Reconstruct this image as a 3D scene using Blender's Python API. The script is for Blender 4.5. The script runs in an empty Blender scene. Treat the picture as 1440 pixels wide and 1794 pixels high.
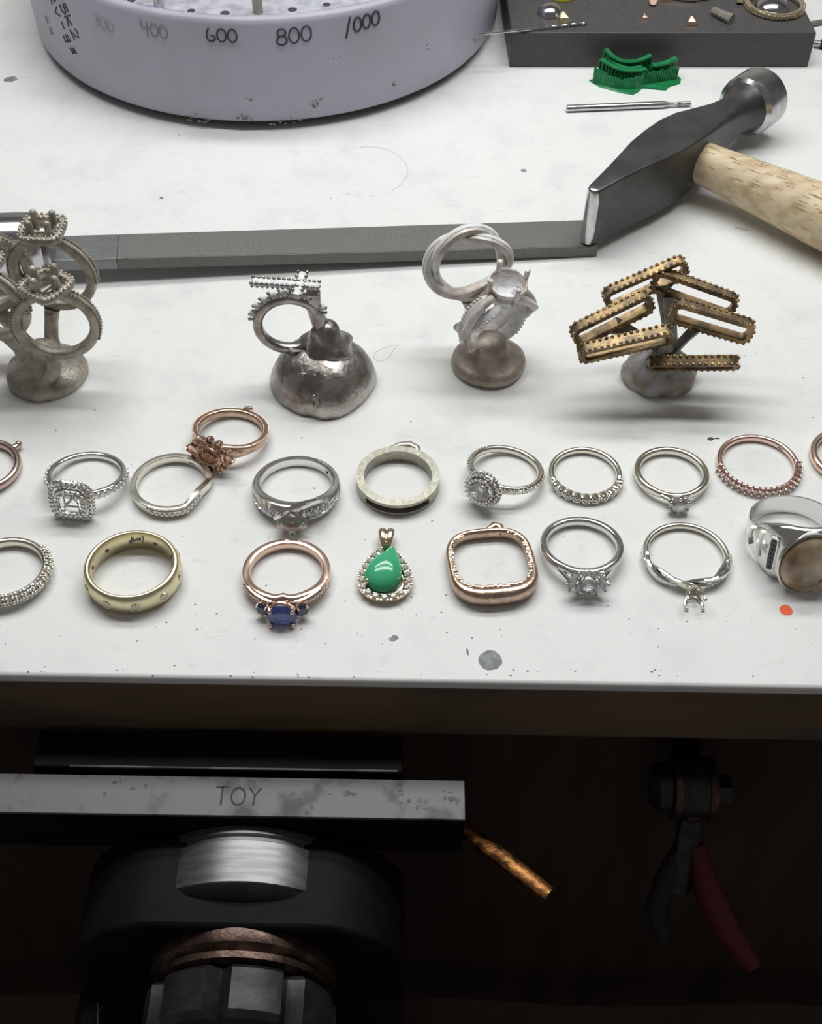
import bpy, math, random
from math import sin, cos, pi, radians, atan, atan2, sqrt, exp, tan
from mathutils import Vector, Matrix
random.seed(7)
SC = bpy.context.scene
COL = SC.collection
U = 0.001                      # everything below is written in millimetres

# ------------------------------------------------------------------ camera
FPX, CAMH, PITCH, ROLL = 2200.0, 224.0, radians(47.6), radians(0.92)
_F = Vector((0, cos(PITCH), -sin(PITCH)))
_u0 = Vector((0, sin(PITCH), cos(PITCH)))
_r = Vector((1, 0, 0)) * cos(ROLL) + _u0 * sin(ROLL)
_u = _u0 * cos(ROLL) - Vector((1, 0, 0)) * sin(ROLL)
_C = Vector((0, 0, CAMH))
cam = bpy.data.cameras.new('camera'); cam.sensor_fit = 'HORIZONTAL'; cam.sensor_width = 36
cam.lens = 36 * FPX / 1440; cam.clip_start = 0.01; cam.clip_end = 20
co = bpy.data.objects.new('camera', cam); COL.objects.link(co)
m = Matrix(((_r.x, _u.x, -_F.x, 0), (_r.y, _u.y, -_F.y, 0), (_r.z, _u.z, -_F.z, CAMH * U), (0, 0, 0, 1)))
co.matrix_world = m
SC.camera = co
SC.view_settings.view_transform = 'Standard'; SC.view_settings.look = 'None'
SC.view_settings.gamma = 1; SC.view_settings.exposure = 0.0; SC.view_settings.use_curve_mapping = False

# ------------------------------------------------------------------ world and lamp
w = bpy.data.worlds.new('world'); SC.world = w; w.use_nodes = True
w.node_tree.nodes['Background'].inputs[0].default_value = (1.0, 0.96, 0.92, 1)
w.node_tree.nodes['Background'].inputs[1].default_value = 0.125

def area(name, loc, sx, sy, power, color, aim=(0, 0, -1)):
    l = bpy.data.lights.new(name, 'AREA'); l.shape = 'RECTANGLE'; l.size = sx * U; l.size_y = sy * U
    l.energy = power; l.color = color
    o = bpy.data.objects.new(name, l); COL.objects.link(o); o.location = Vector(loc) * U
    o.rotation_euler = Vector(aim).to_track_quat('-Z', 'Y').to_euler()
    return o
area('bench_lamp_tube', (10, 330, 400), 520, 50, 1.09, (0.985, 1.0, 0.985), (0, -0.12, -1))
area('bench_lamp_tube', (10, 445, 390), 520, 50, 1.09, (0.985, 1.0, 0.985), (0, -0.3, -1))

# ------------------------------------------------------------------ points
def ray(px, py):
    return _F * FPX + _r * (px - 720) - _u * (py - 897)
def P(px, py, z=0.0):          # point of the horizontal plane at height z
    d = ray(px, py); return _C + d * ((z - CAMH) / d.z)
def V(px, py, Y):              # point of the upright plane at depth Y
    d = ray(px, py); return _C + d * (Y / d.y)

# ------------------------------------------------------------------ materials
def mat(name, col, metal=0.0, rough=0.5, var=None, vscale=0.3, bump=0.0, bscale=1.0, trans=0.0, ior=1.45,
        coat=0.0, rvar=0.0, sss=0.0, stretch=(1, 1, 1), thresh=(0.42, 0.62), detail=3, alpha=1.0):
    m = bpy.data.materials.new(name); m.use_nodes = True
    nt = m.node_tree; N = nt.nodes; L = nt.links
    b = N['Principled BSDF']
    b.inputs['Base Color'].default_value = (*col, 1); b.inputs['Metallic'].default_value = metal
    b.inputs['Roughness'].default_value = rough; b.inputs['IOR'].default_value = ior
    b.inputs['Transmission Weight'].default_value = trans
    b.inputs['Coat Weight'].default_value = coat; b.inputs['Alpha'].default_value = alpha
    if sss: b.inputs['Subsurface Weight'].default_value = sss; b.inputs['Subsurface Radius'].default_value = (.002, .003, .002)
    tc = N.new('ShaderNodeTexCoord'); mp = N.new('ShaderNodeMapping')
    mp.inputs['Scale'].default_value = tuple(1000 * s for s in stretch)
    L.new(tc.outputs['Object'], mp.inputs['Vector'])
    if var or rvar:
        n = N.new('ShaderNodeTexNoise'); n.inputs['Scale'].default_value = vscale; n.inputs['Detail'].default_value = detail
        L.new(mp.outputs[0], n.inputs['Vector'])
        r = N.new('ShaderNodeValToRGB'); r.color_ramp.elements[0].position = thresh[0]; r.color_ramp.elements[1].position = thresh[1]
        L.new(n.outputs['Fac'], r.inputs['Fac'])
        if var:
            r.color_ramp.elements[0].color = (*var, 1); r.color_ramp.elements[1].color = (*col, 1)
            L.new(r.outputs['Color'], b.inputs['Base Color'])
        if rvar:
            mr = N.new('ShaderNodeMapRange'); mr.inputs['To Min'].default_value = rough - rvar; mr.inputs['To Max'].default_value = rough + rvar
            L.new(n.outputs['Fac'], mr.inputs['Value']); L.new(mr.outputs[0], b.inputs['Roughness'])
    if bump:
        n2 = N.new('ShaderNodeTexNoise'); n2.inputs['Scale'].default_value = bscale; n2.inputs['Detail'].default_value = 4
        L.new(mp.outputs[0], n2.inputs['Vector'])
        bp = N.new('ShaderNodeBump'); bp.inputs['Strength'].default_value = 1.0; bp.inputs['Distance'].default_value = bump * U
        L.new(n2.outputs['Fac'], bp.inputs['Height']); L.new(bp.outputs[0], b.inputs['Normal'])
    return m

def laminate():
    m = mat('white_laminate', (.80, .80, .775), 0, .38)
    nt = m.node_tree; N = nt.nodes; L = nt.links; b = N['Principled BSDF']
    tc = N['Texture Coordinate']
    def noise(sc, det, lo, hi, c0, c1, rough=.6, st=(1, 1, 1)):
        mp = N.new('ShaderNodeMapping'); mp.inputs['Scale'].default_value = tuple(1000 * s for s in st)
        L.new(tc.outputs['Object'], mp.inputs['Vector'])
        n = N.new('ShaderNodeTexNoise'); n.inputs['Scale'].default_value = sc; n.inputs['Detail'].default_value = det
        n.inputs['Roughness'].default_value = rough; L.new(mp.outputs[0], n.inputs['Vector'])
        r = N.new('ShaderNodeValToRGB'); e = r.color_ramp.elements
        e[0].position = lo; e[0].color = (*c0, 1); e[1].position = hi; e[1].color = (*c1, 1)
        L.new(n.outputs['Fac'], r.inputs['Fac']); return r
    def mul(a, c, fac=1.0):
        x = N.new('ShaderNodeMix'); x.data_type = 'RGBA'; x.blend_type = 'MULTIPLY'; x.inputs['Factor'].default_value = fac
        L.new(a, x.inputs[6]); L.new(c, x.inputs[7]); return x.outputs[2]
    base = noise(.02, 3, .3, .7, (.77, .775, .765), (.80, .80, .79))
    cloud = noise(.06, 5, .50, .80, (1, 1, 1), (.84, .86, .86), .65, (1, .8, 1))
    smear = noise(.22, 6, .58, .78, (1, 1, 1), (.76, .77, .77), .7, (.6, 1, 1))
    speck = noise(1.1, 4, .72, .78, (1, 1, 1), (.5, .5, .48), .6)
    c = mul(base.outputs[0], cloud.outputs[0]); c = mul(c, smear.outputs[0], .8); c = mul(c, speck.outputs[0], .6)
    L.new(c, b.inputs['Base Color'])
    return m

M = {}
M['laminate'] = laminate()
M['apron'] = mat('brown_bench_edge', (.17, .115, .075), 0, .6, (.10, .07, .05), .05, .1, .6, stretch=(.3, 1, 1))  # steel jaw coloured black to stand in for its shaded front face
M['darkwood'] = mat('dark_brown_wood', (.05, .026, .017), 0, .8, (.028, .015, .010), .06, .1, .4, stretch=(1, 1, .15))  # lit top of the same steel jaw, made a separate paler slab
M['wall'] = mat('pale_wall_paint', (.55, .54, .52), 0, .8)
M['floor'] = mat('dark_floor_vinyl', (.09, .075, .065), 0, .8, (.05, .04, .035), .02)
SIL = (.80, .79, .77)
M['silver'] = mat('polished_white_metal', SIL, 1, .16, rvar=.05, vscale=.5, bump=.01, bscale=.6)
M['silver_b'] = mat('brushed_white_gold', (.47, .455, .385), .9, .42, (.38, .365, .305), .7, .06, 2.2, stretch=(1, .35, 1))
M['silver_w'] = mat('warm_white_gold', (.80, .77, .68), 1, .2, bump=.012, bscale=.8)
M['rose'] = mat('rose_gold', (.82, .60, .49), 1, .22, bump=.015, bscale=.8)
M['rose_p'] = mat('pink_gold', (.88, .64, .56), 1, .2, bump=.015, bscale=.8)
M['rose_c'] = mat('cast_rose_gold', (.68, .50, .39), 1, .28, (.52, .38, .30), .5, .06, 1.6)
M['rose_d'] = mat('dark_rose_metal', (.62, .47, .42), 1, .25)
M['gold'] = mat('satin_yellow_gold', (.84, .76, .52), 1, .32, (.78, .69, .46), .4, .02, 2.0)
M['bail'] = mat('pale_yellow_gold', (.86, .74, .55), 1, .18)
M['cast'] = mat('raw_cast_alloy', (.50, .46, .40), .55, .5, (.34, .31, .265), .3, .2, 1.6)
M['cast_d'] = mat('dark_cast_steel', (.52, .485, .455), 1, .34, (.30, .27, .25), .22, .22, .5)
M['cast_p'] = mat('pinkish_cast_alloy', (.52, .45, .40), .35, .55, (.74, .72, .71), .22, .08, 1.5)
M['cast_b'] = mat('pinkish_cast_base', (.46, .40, .34), .55, .5, (.34, .29, .25), .3, .10, 1.4)
M['brass'] = mat('dark_cast_brass', (.40, .28, .145), .75, .42, (.17, .125, .08), .28, .10, 1.6)
M['brass_d'] = mat('blackened_sprue_metal', (.17, .155, .14), .6, .55, (.26, .25, .24), .3, .12, 1.2)
M['brass_b'] = mat('whitened_cast_brass_base', (.34, .29, .23), .5, .6, (.50, .51, .54), .22, .16, 1.1, thresh=(.38, .62), detail=6)
M['invest'] = mat('white_investment_plaster', (.80, .80, .82), 0, .8, (.68, .68, .70), .6, .1, 1.2)
M['steel'] = mat('brushed_steel', (.42, .42, .42), 1, .35, (.36, .36, .36), .3, .03, .8)
M['steel_b'] = mat('bright_steel', (.62, .62, .63), 1, .22, (.5, .5, .5), .3)
M['steel_h'] = mat('dark_forged_steel', (.105, .104, .106), .8, .42, (.08, .08, .08), .12, .04, .5, rvar=.05)
M['file'] = mat('file_steel', (.20, .197, .19), .5, .55, (.165, .162, .156), 2.0, .10, 3.0)
M['file_s'] = mat('smooth_file_tang', (.25, .255, .26), .6, .4, (.21, .215, .22), .5, stretch=(.3, 2, 1))
M['chrome'] = mat('chromed_steel', (.55, .54, .57), 1, .16)
M['wood'] = mat('pale_ash_wood', (.66, .54, .36), 0, .42, (.50, .37, .22), .3, .10, .4, stretch=(.12, 1, 1), thresh=(.36, .56), detail=6)
M['grain'] = mat('dark_grain_mark', (.36, .26, .15), 0, .7)
M['lilac'] = mat('lilac_white_plastic', (.46, .455, .55), 0, .42, (.40, .395, .46), .035, .04, .5, thresh=(.30, .60))
M['lilac_t'] = mat('dusty_lilac_plastic', (.50, .50, .57), 0, .5, (.36, .36, .40), .25, .05, .8, thresh=(.35, .6), detail=8)
M['hole'] = mat('dark_hole', (.05, .05, .06), 0, .7)
M['ink'] = mat('black_marker_ink', (.045, .04, .07), 0, .6)
M['ink_f'] = mat('faded_marker_ink', (.25, .25, .30), 0, .6)
M['ink_v'] = mat('very_faded_marker_ink', (.36, .355, .42), 0, .6)
M['grime'] = mat('grime', (.22, .20, .14), 0, .8)
M['stain'] = mat('grey_stain', (.30, .31, .32), 0, .6, (.20, .21, .22), .5, .05, 1)
M['stain_l'] = mat('light_grey_stain', (.52, .53, .52), 0, .7)
M['dot'] = mat('orange_red_paint', (.95, .13, .05), 0, .45)
M['block'] = mat('charcoal_block', (.058, .056, .056), 0, .5, (.070, .068, .068), .8, .04, 1.5)
M['wax'] = mat('green_wax', (.015, .22, .075), 0, .4, (.01, .17, .055), .5, sss=.1)
M['gem'] = mat('clear_gem', (.96, .96, .98), 0, .02, trans=.82, ior=1.95)
M['gem_g'] = mat('grey_clear_gem', (.80, .79, .77), .28, .05, trans=.85, ior=1.9)
M['pave'] = mat('small_glinting_stone', (.80, .79, .78), .6, .08)
M['sapphire'] = mat('blue_sapphire', (.10, .16, .58), 0, .05, trans=.55, ior=1.77)
M['sapphire_d'] = mat('dark_blue_sapphire', (.05, .05, .13), 0, .08, trans=.3, ior=1.77)
M['black_gem'] = mat('black_gem', (.02, .02, .035), 0, .1, ior=1.8)
M['jade'] = mat('green_chrysoprase', (.045, .42, .19), 0, .12, (.09, .50, .27), .12, sss=.25, ior=1.54, thresh=(.3, .7))
M['emerald'] = mat('dark_green_gem', (.02, .09, .045), 0, .08, ior=1.6)
M['agate'] = mat('banded_agate', (.78, .64, .46), 0, .12, (.26, .17, .10), .13, ior=1.54, thresh=(.30, .62), detail=2)
M['agate_r'] = mat('rough_brown_crystal', (.20, .13, .10), .3, .35, (.6, .55, .52), .7, .3, 1.2)
M['copper'] = mat('copper_scrap', (.78, .50, .38), 1, .3, bump=.05, bscale=1)
M['pinkscrap'] = mat('dull_pink_copper', (.70, .48, .42), .6, .6)
M['yellow'] = mat('yellow_plastic', (.75, .62, .05), 0, .35)
M['black_and_shaded_iron'] = mat('black_paint_and_shade_iron', (.004, .004, .0045), 0, .55, (.007, .007, .008), .1, .1, .3, ior=1.2)  # black paint on the vise body; painted-in shade on the front jaw
M['vise'] = mat('worn_vise_steel', (.125, .125, .13), .3, .5, (.05, .05, .052), .12, .05, .8, thresh=(.36, .48), detail=6)
M['vise_b'] = mat('bright_machined_steel', (.20, .20, .205), .8, .38, (.15, .15, .155), .4, stretch=(.2, 2, 1))
M['vise_d'] = mat('gunmetal', (.05, .05, .052), .6, .4, (.03, .03, .032), .2, .05, .5)
M['bronze'] = mat('oily_bronze', (.13, .085, .065), .8, .35, (.07, .045, .035), .3, .1, .8)
M['redgrip'] = mat('red_rubber_grip', (.10, .006, .009), 0, .6)
M['blackrub'] = mat('black_rubber', (.012, .012, .013), 0, .7)
M['brassrod'] = mat('hammered_copper', (.50, .23, .08), .9, .4, (.14, .06, .025), .35, .3, .5)
M['leather'] = mat('dark_leather', (.06, .03, .022), 0, .7, (.035, .02, .015), .05, .2, .3)

# ------------------------------------------------------------------ mesh builder
def superell(rx, ry, e=2.0, n=16, ph=0.0):
    o = []
    for i in range(n):
        a = 2 * pi * i / n + ph; c, s = cos(a), sin(a)
        o.append((rx * math.copysign(abs(c) ** (2 / e), c), ry * math.copysign(abs(s) ** (2 / e), s)))
    return o

class MB:
    def __init__(s, T=None): s.v = []; s.f = []; s.T = T
    def add(s, vs, fs, T=None):
        b = len(s.v)
        for p in vs:
            p = Vector(p)
            if T is not None: p = T @ p
            if s.T is not None: p = s.T @ p
            s.v.append(p)
        s.f += [tuple(i + b for i in f) for f in fs]
    def loops(s, rings, closed=True, cap=True, T=None):      # rings: lists of equal length; each ring closed
        n = len(rings[0]); m_ = len(rings); vs = [p for r in rings for p in r]; fs = []
        for i in range(m_ if closed else m_ - 1):
            a = i * n; b = ((i + 1) % m_) * n
            for j in range(n):
                k = (j + 1) % n; fs.append((a + j, a + k, b + k, b + j))
        if not closed and cap:
            fs.append(tuple(reversed(range(n)))); fs.append(tuple((m_ - 1) * n + j for j in range(n)))
        s.add(vs, fs, T)
    def band(s, prof, n=96, a0=None, a1=None, T=None):       # prof(a) -> [(r,z)...]; a full ring unless a0,a1
        full = a0 is None
        A = [2 * pi * i / n for i in range(n)] if full else [a0 + (a1 - a0) * i / n for i in range(n + 1)]
        s.loops([[(r * cos(a), r * sin(a), z) for r, z in prof(a)] for a in A], full, True, T)
    def tube(s, pts, rad, seg=8, closed=False, T=None, e=2.0, up=None, cap=True):
        pts = [Vector(p) for p in pts]; n = len(pts); rings = []; ref = None
        for i, p in enumerate(pts):
            q = pts[(i + 1) % n] if (closed or i < n - 1) else p; o = pts[i - 1] if (closed or i > 0) else p
            t = (q - o)
            t = t.normalized() if t.length > 1e-9 else Vector((0, 0, 1))
            if up is not None:
                upv = Vector(up[i]) if isinstance(up, list) else Vector(up)
                x = upv.cross(t)
                if x.length < 1e-4: x = t.orthogonal()
                x.normalize()
            else:
                if ref is None: ref = t.orthogonal().normalized()
                x = ref - t * ref.dot(t)
                x = x.normalized() if x.length > 1e-6 else t.orthogonal().normalized()
                ref = x
            y = t.cross(x)
            r = rad(i / max(1, n - 1)) if callable(rad) else (rad[i] if isinstance(rad, list) else rad)
            rx, ry = r if isinstance(r, tuple) else (r, r)
            rings.append([p + x * a + y * b for a, b in superell(rx, ry, e, seg, pi / 4 if seg == 4 else 0)])
        s.loops(rings, closed, cap, T)
    def ball(s, c, r, n=6, m_=4, T=None):
        r = r if isinstance(r, tuple) else (r, r, r); c = Vector(c)
        vs = [c + Vector((0, 0, r[2]))]; fs = []
        for i in range(1, m_):
            th = pi * i / m_
            for j in range(n):
                a = 2 * pi * j / n; vs.append(c + Vector((r[0] * sin(th) * cos(a), r[1] * sin(th) * sin(a), r[2] * cos(th))))
        vs.append(c - Vector((0, 0, r[2]))); L_ = len(vs) - 1
        for j in range(n):
            k = (j + 1) % n; fs.append((0, 1 + j, 1 + k)); b = 1 + (m_ - 2) * n; fs.append((L_, b + k, b + j))
            for i in range(m_ - 2): fs.append((1 + i * n + j, 1 + (i + 1) * n + j, 1 + (i + 1) * n + k, 1 + i * n + k))
        s.add(vs, fs, T)
    def lathe(s, prof, n=48, T=None, sx=1, sy=1, wob=None, hollow=False):  # prof [(r,z)...] from top to bottom or so; ends capped
        rings = []
        for r, z in prof:
            rings.append([(max(r, 1e-3) * sx * cos(2 * pi * j / n) * (wob(2 * pi * j / n, z) if wob else 1),
                           max(r, 1e-3) * sy * sin(2 * pi * j / n) * (wob(2 * pi * j / n, z) if wob else 1), z) for j in range(n)])
        s.loops(rings, hollow, not hollow, T)
    def box(s, c, size, T=None):
        x, y, z = (k / 2 for k in size); c = Vector(c)
        vs = [c + Vector((a * x, b * y, d * z)) for d in (-1, 1) for a, b in ((-1, -1), (1, -1), (1, 1), (-1, 1))]
        s.add(vs, [(3, 2, 1, 0), (4, 5, 6, 7), (0, 1, 5, 4), (1, 2, 6, 5), (2, 3, 7, 6), (3, 0, 4, 7)], T)
    def prism(s, out, z0, z1, T=None, top=1.0):
        n = len(out); cx = sum(p[0] for p in out) / n; cy = sum(p[1] for p in out) / n
        s.loops([[(x, y, z0) for x, y in out], [(cx + (x - cx) * top, cy + (y - cy) * top, z1) for x, y in out]], False, True, T)
    def gem(s, T, r, n=8, e=2.0, asp=1.0, h=.33, d=.55, tb=.58):   # brilliant facing local +Z, girdle at z=0
        ph = pi / n
        g = superell(r, r * asp, e, n, ph); c = superell(r * .82, r * .82 * asp, e, n, ph + pi / n); t = superell(r * tb, r * tb * asp, e, n, ph)
        vs = [(x, y, r * h) for x, y in t] + [(x, y, r * h * .5) for x, y in c] + [(x, y, 0) for x, y in g] + [(0, 0, -r * d)]
        fs = [tuple(range(n))]
        for j in range(n):
            k = (j + 1) % n; l = (j - 1) % n
            fs += [(j, n + j, k), (n + j, 2 * n + j, 2 * n + k), (n + j, 2 * n + k, k), (j, 2 * n + j, n + j), (2 * n + j, 3 * n, 2 * n + k)]
        s.add(vs, fs, T)
    def obj(s, name, material, parent=None, bevel=0, flat=False, kind=None, angle=38, label=None, sub=0):
        me = bpy.data.meshes.new(name); me.from_pydata([p * U for p in s.v], [], s.f); me.update()
        if not flat:
            me.polygons.foreach_set('use_smooth', [True] * len(me.polygons))
            try: me.set_sharp_from_angle(angle=radians(angle))
            except Exception: pass
        me.materials.append(M[material] if isinstance(material, str) else material)
        o = bpy.data.objects.new(name, me); COL.objects.link(o)
        if parent is not None: o.parent = parent
        if bevel:
            b = o.modifiers.new('bevel', 'BEVEL'); b.width = bevel * U; b.segments = 3; b.limit_method = 'ANGLE'; b.harden_normals = False
        if sub:
            b = o.modifiers.new('sub', 'SUBSURF'); b.levels = sub; b.render_levels = sub
        if kind: o['kind'] = kind
        if label: o['label'] = label
        return o

def thing(name, label, cat, loc=(0, 0, 0), rot=None, group=None):
    o = bpy.data.objects.new(name, None); COL.objects.link(o); o.empty_display_size = .005
    Mx = Matrix.Translation(Vector(loc) * U)
    if rot is not None: Mx = Mx @ rot
    o.matrix_world = Mx
    o['label'] = label; o['category'] = cat
    if group: o['group'] = group
    return o
def tag(o, label, cat, group=None):
    o['label'] = label; o['category'] = cat
    if group: o['group'] = group
    return o
def Rz(a): return Matrix.Rotation(a, 4, 'Z')
def Rx(a): return Matrix.Rotation(a, 4, 'X')
def Ry(a): return Matrix.Rotation(a, 4, 'Y')
def Tr(*p): return Matrix.Translation(Vector(p))
def frame(o, x, z):                       # matrix with local X ~ x, local Z = z
    z = Vector(z).normalized(); x = Vector(x); x = (x - z * x.dot(z)).normalized(); y = z.cross(x)
    return Matrix(((x.x, y.x, z.x, o[0]), (x.y, y.y, z.y, o[1]), (x.z, y.z, z.z, o[2]), (0, 0, 0, 1)))
def RM(a, R, z=0.0, tilt=0.0):            # on a ring at angle a, radius R: Z outward, X tangential, Y along the ring axis
    return frame((R * cos(a), R * sin(a), z), (-sin(a), cos(a), 0), (cos(a) * cos(tilt), sin(a) * cos(tilt), sin(tilt)))
HEAD = -pi / 2
def da(a):                                # angular distance from the head
    d = (a - HEAD) % (2 * pi); return min(d, 2 * pi - d)
def sd(a):
    d = (a - HEAD) % (2 * pi); return d if d <= pi else d - 2 * pi
def ss(x, a, b):
    t = max(0, min(1, (x - a) / (b - a))); return t * t * (3 - 2 * t)

def cyl_hit(px, py, c, R):
    d = ray(px, py); ox, oy = _C.x - c[0], _C.y - c[1]
    a = d.x ** 2 + d.y ** 2; b = 2 * (ox * d.x + oy * d.y); cc = ox * ox + oy * oy - R * R
    t = (-b - sqrt(b * b - 4 * a * cc)) / 2 / a; q = _C + d * t
    return atan2(q.y - c[1], q.x - c[0]), q.z

# ================================================================== SETTING
def structure(name, mb, material):
    o = mb.obj(name, material, flat=True); o['kind'] = 'structure'; return o
b = MB(); b.box((0, 300, -805), (2600, 2400, 10)); structure('floor', b, 'floor')
b = MB(); b.box((0, 705, 100), (2600, 10, 1800)); structure('wall_back', b, 'wall')

EDGE = 155.2
bench = thing('workbench', 'white-topped jewellery workbench with a brown front edge, carrying all the rings and tools', 'workbench', (0, EDGE, -800))
OB = Tr(0, -EDGE, 800)                    # bench parts are written in world millimetres
b = MB(OB); b.box((0, EDGE + 345, -1.5), (1100, 690, 3)); b.obj('worktop', 'laminate', bench, bevel=.9, angle=60)
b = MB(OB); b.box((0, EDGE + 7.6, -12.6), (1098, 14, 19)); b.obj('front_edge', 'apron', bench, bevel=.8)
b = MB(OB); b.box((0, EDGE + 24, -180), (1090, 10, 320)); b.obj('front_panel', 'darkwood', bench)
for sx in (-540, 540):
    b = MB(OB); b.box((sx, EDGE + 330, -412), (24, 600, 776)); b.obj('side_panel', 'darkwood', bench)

def blob(px, py, rx, ry, rot=0, rough=.18, n=14, seed=0):
    rnd = random.Random(seed + int(px)); c = P(px, py); o = []
    for i in range(n):
        a = 2 * pi * i / n; k = 1 + rnd.uniform(-rough, rough); x, y = rx * k * cos(a), ry * k * sin(a)
        o.append((c.x + x * cos(rot) - y * sin(rot), c.y + x * sin(rot) + y * cos(rot)))
    return o
def flatmark(name, outs, material, h=.03, label=None):
    b = MB(OB)
    for o_ in outs: b.prism(o_, -.01, h)
    return b.obj(name, material, bench, flat=True, label=label)
flatmark('paint_spot', [blob(1377, 1069, 1.45, 1.45, 0, .05, 24)], 'dot', .12, 'small round orange-red paint spot')
flatmark('stain', [blob(859, 1157, 2.55, 2.6, 0, .05, 28)], 'stain', .1, 'round dark grey ink stain')
flatmark('stain', [blob(1245, 769, .9, .6, 0, .3), blob(1256, 768, .8, .2, 0, .3)], 'hole', .05, 'small black smudge')
flatmark('stain', [blob(690, 1118, 1.0, .8, .5, .3)], 'stain', .05)
flatmark('stain', [blob(18, 139, 2.4, 2.0, .6, .25)], 'stain', .05)
flatmark('stain', [blob(917, 299, .9, .9, 0, .2)], 'stain', .05)
flatmark('stain', [blob(283, 347, .6, .6, 0, .2)], 'stain', .05)
flatmark('stain', [blob(1300, 401, 2.3, .6, -.3, .15)], 'stain_l', .05)
flatmark('stain', [blob(819, 1142, .25, 1.0, .1, .2)], 'stain', .05)
b = MB(OB)                                 # pencil-like ring marks
def arc_mark(cx, cy, rx, ry, a0, a1, rr, seed, gap=.25):
    rnd = random.Random(seed); c = P(cx, cy); a = a0
    while a < a1:
        s = rnd.uniform(.06, .22)
        if rnd.random() > gap:
            pts = [(c.x + rx * cos(a + s * k / 3) + rnd.uniform(-.1, .1), c.y + ry * sin(a + s * k / 3) + rnd.uniform(-.1, .1), .0) for k in range(4)]
            b.tube(pts, (rr * rnd.uniform(.5, 1.1), .03), 4, up=(0, 0, 1))
        a += s
arc_mark(642, 299, 13.2, 14.2, -.9, 1.6, .22, 3); arc_mark(640, 300, 13.6, 14.0, -2.4, -1.0, .16, 4, .5)
arc_mark(640, 300, 13.4, 14.2, 1.6, 2.3, .15, 5, .5)
b.obj('ring_mark', 'stain_l', bench, label='faint grey curved line drawn on the white top')
b = MB(OB)
pts = [P(x, y) for x, y in ((656, 630), (670, 634), (683, 625), (690, 612), (698, 605), (688, 605), (672, 610), (658, 617), (654, 624))]
b.tube([(p.x, p.y, 0) for p in pts], (.16, .05), 4, closed=True, up=(0, 0, 1)); b.obj('ring_mark', 'stain_l', bench)
# specks of filings: real crumbs lying on the top
b = MB(); rnd = random.Random(11)
for i in range(420):
    px = rnd.uniform(0, 1440); py = rnd.uniform(180, 1185) if rnd.random() < .55 else rnd.uniform(1020, 1185)
    c = P(px, py); r = rnd.choice((.05, .07, .09, .09, .12, .22)) * rnd.uniform(.7, 1.2)
    if c.y < EDGE + 1: continue
    b.ball((c.x, c.y, r * .35), (r, r * rnd.uniform(.5, 1), r * .4), 5, 2, None)
for i in range(26):
    c = P(rnd.choice((60, 90, 250, 390, 560, 700, 860, 1140)) + rnd.gauss(0, 30), 1180 + rnd.uniform(-7, 6) ); r = rnd.uniform(.05, .2)
    if c.y > EDGE + .5: b.ball((c.x, c.y, r * .3), (r * 1.8, r, r * .5), 5, 2)
dust = b.obj('metal_filings', 'stain', kind='stuff'); tag(dust, 'tiny dark metal filings and dust specks scattered over the white bench top', 'filings')

# ================================================================== RINGS LYING FLAT
def lay(px, py, psi, h, bw, L, R):
    """pose of a ring lying on the table: its head (half height h, reach L) lifts the front, the back edge (half width bw, radius R) touches"""
    t = atan2(h - bw, L + R); zc = R * sin(t) + bw * cos(t); c = P(px, py, zc)
    return (c.x, c.y, zc), Rz(psi) @ Rx(-t)
def ring_thing(name, label, px, py, psi, h, bw, L, R):
    loc, rot = lay(px, py, radians(psi), h, bw, L, R)
    return thing(name, label, 'ring', loc, rot, 'finished rings laid out in rows along the bench front')

def sec(rc, ht, hw, e=2.4, n=14, zo=0.0):   # superelliptic section round radius rc
    return [(rc + x, zo + y) for x, y in superell(ht, hw, e, n)]
def beads(mb, pts, r, n=5, m_=3):
    for p in pts: mb.ball(p, r, n, m_)
def cir(R, a, z): return (R * cos(a), R * sin(a), z)

def hallmark(parent, Rin, a, w_, h_, z=0):
    b = MB(); rnd = random.Random(2)
    for i in range(9):
        aa = a + (i - 4) * w_ / 9 / Rin; z_ = z + rnd.uniform(-h_, h_) * .4
        b.box((0, 0, 0), (w_ / 12, h_ * rnd.uniform(.3, .9), .1), RM(aa, Rin - .02, z_))
    b.obj('hallmark', 'hole', parent, flat=True)

# ---- B1 double halo cushion mount, stone missing
R = 9.6; t = ring_thing('halo_engagement_ring', 'silver ring whose square double-halo head has an open empty centre', 152, 832, -6, 5.4, .9, 11.5, R)
b = MB(); b.band(lambda a: sec(R - .75, .75, .85 + .25 * ss(1.6 - da(a), 0, 1), 3)); b.obj('shank', 'silver', t)
g = MB(); p_ = MB()
for s in (-1, 1):
    for k in range(9):
        a = HEAD + s * (.52 + k * .165); g.gem(RM(a, R + .3), .8, 6)
        for zz in (-.75, .75): p_.ball(cir(R + .25, a + .08, zz), .26, 5, 3)
g.obj('shoulder_stones', 'pave', t, flat=True, kind='stuff'); p_.obj('bead_setting', 'silver', t, kind='stuff')
H = RM(HEAD, R + 1.1)
def sqpath(rx, ry, e, n, z, rot=0):
    return [(x * cos(rot) - y * sin(rot), x * sin(rot) + y * cos(rot), z) for x, y in superell(rx, ry, e, n)]
def even(path, n):                         # resample a closed path evenly
    P_ = [Vector(p) for p in path]; d = [0]
    for i in range(len(P_)): d.append(d[-1] + (P_[(i + 1) % len(P_)] - P_[i]).length)
    o = []; j = 0
    for k in range(n):
        s = d[-1] * k / n
        while d[j + 1] < s: j += 1
        f_ = (s - d[j]) / max(1e-9, d[j + 1] - d[j]); o.append(P_[j].lerp(P_[(j + 1) % len(P_)], f_))
    return o
b = MB(H)
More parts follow.
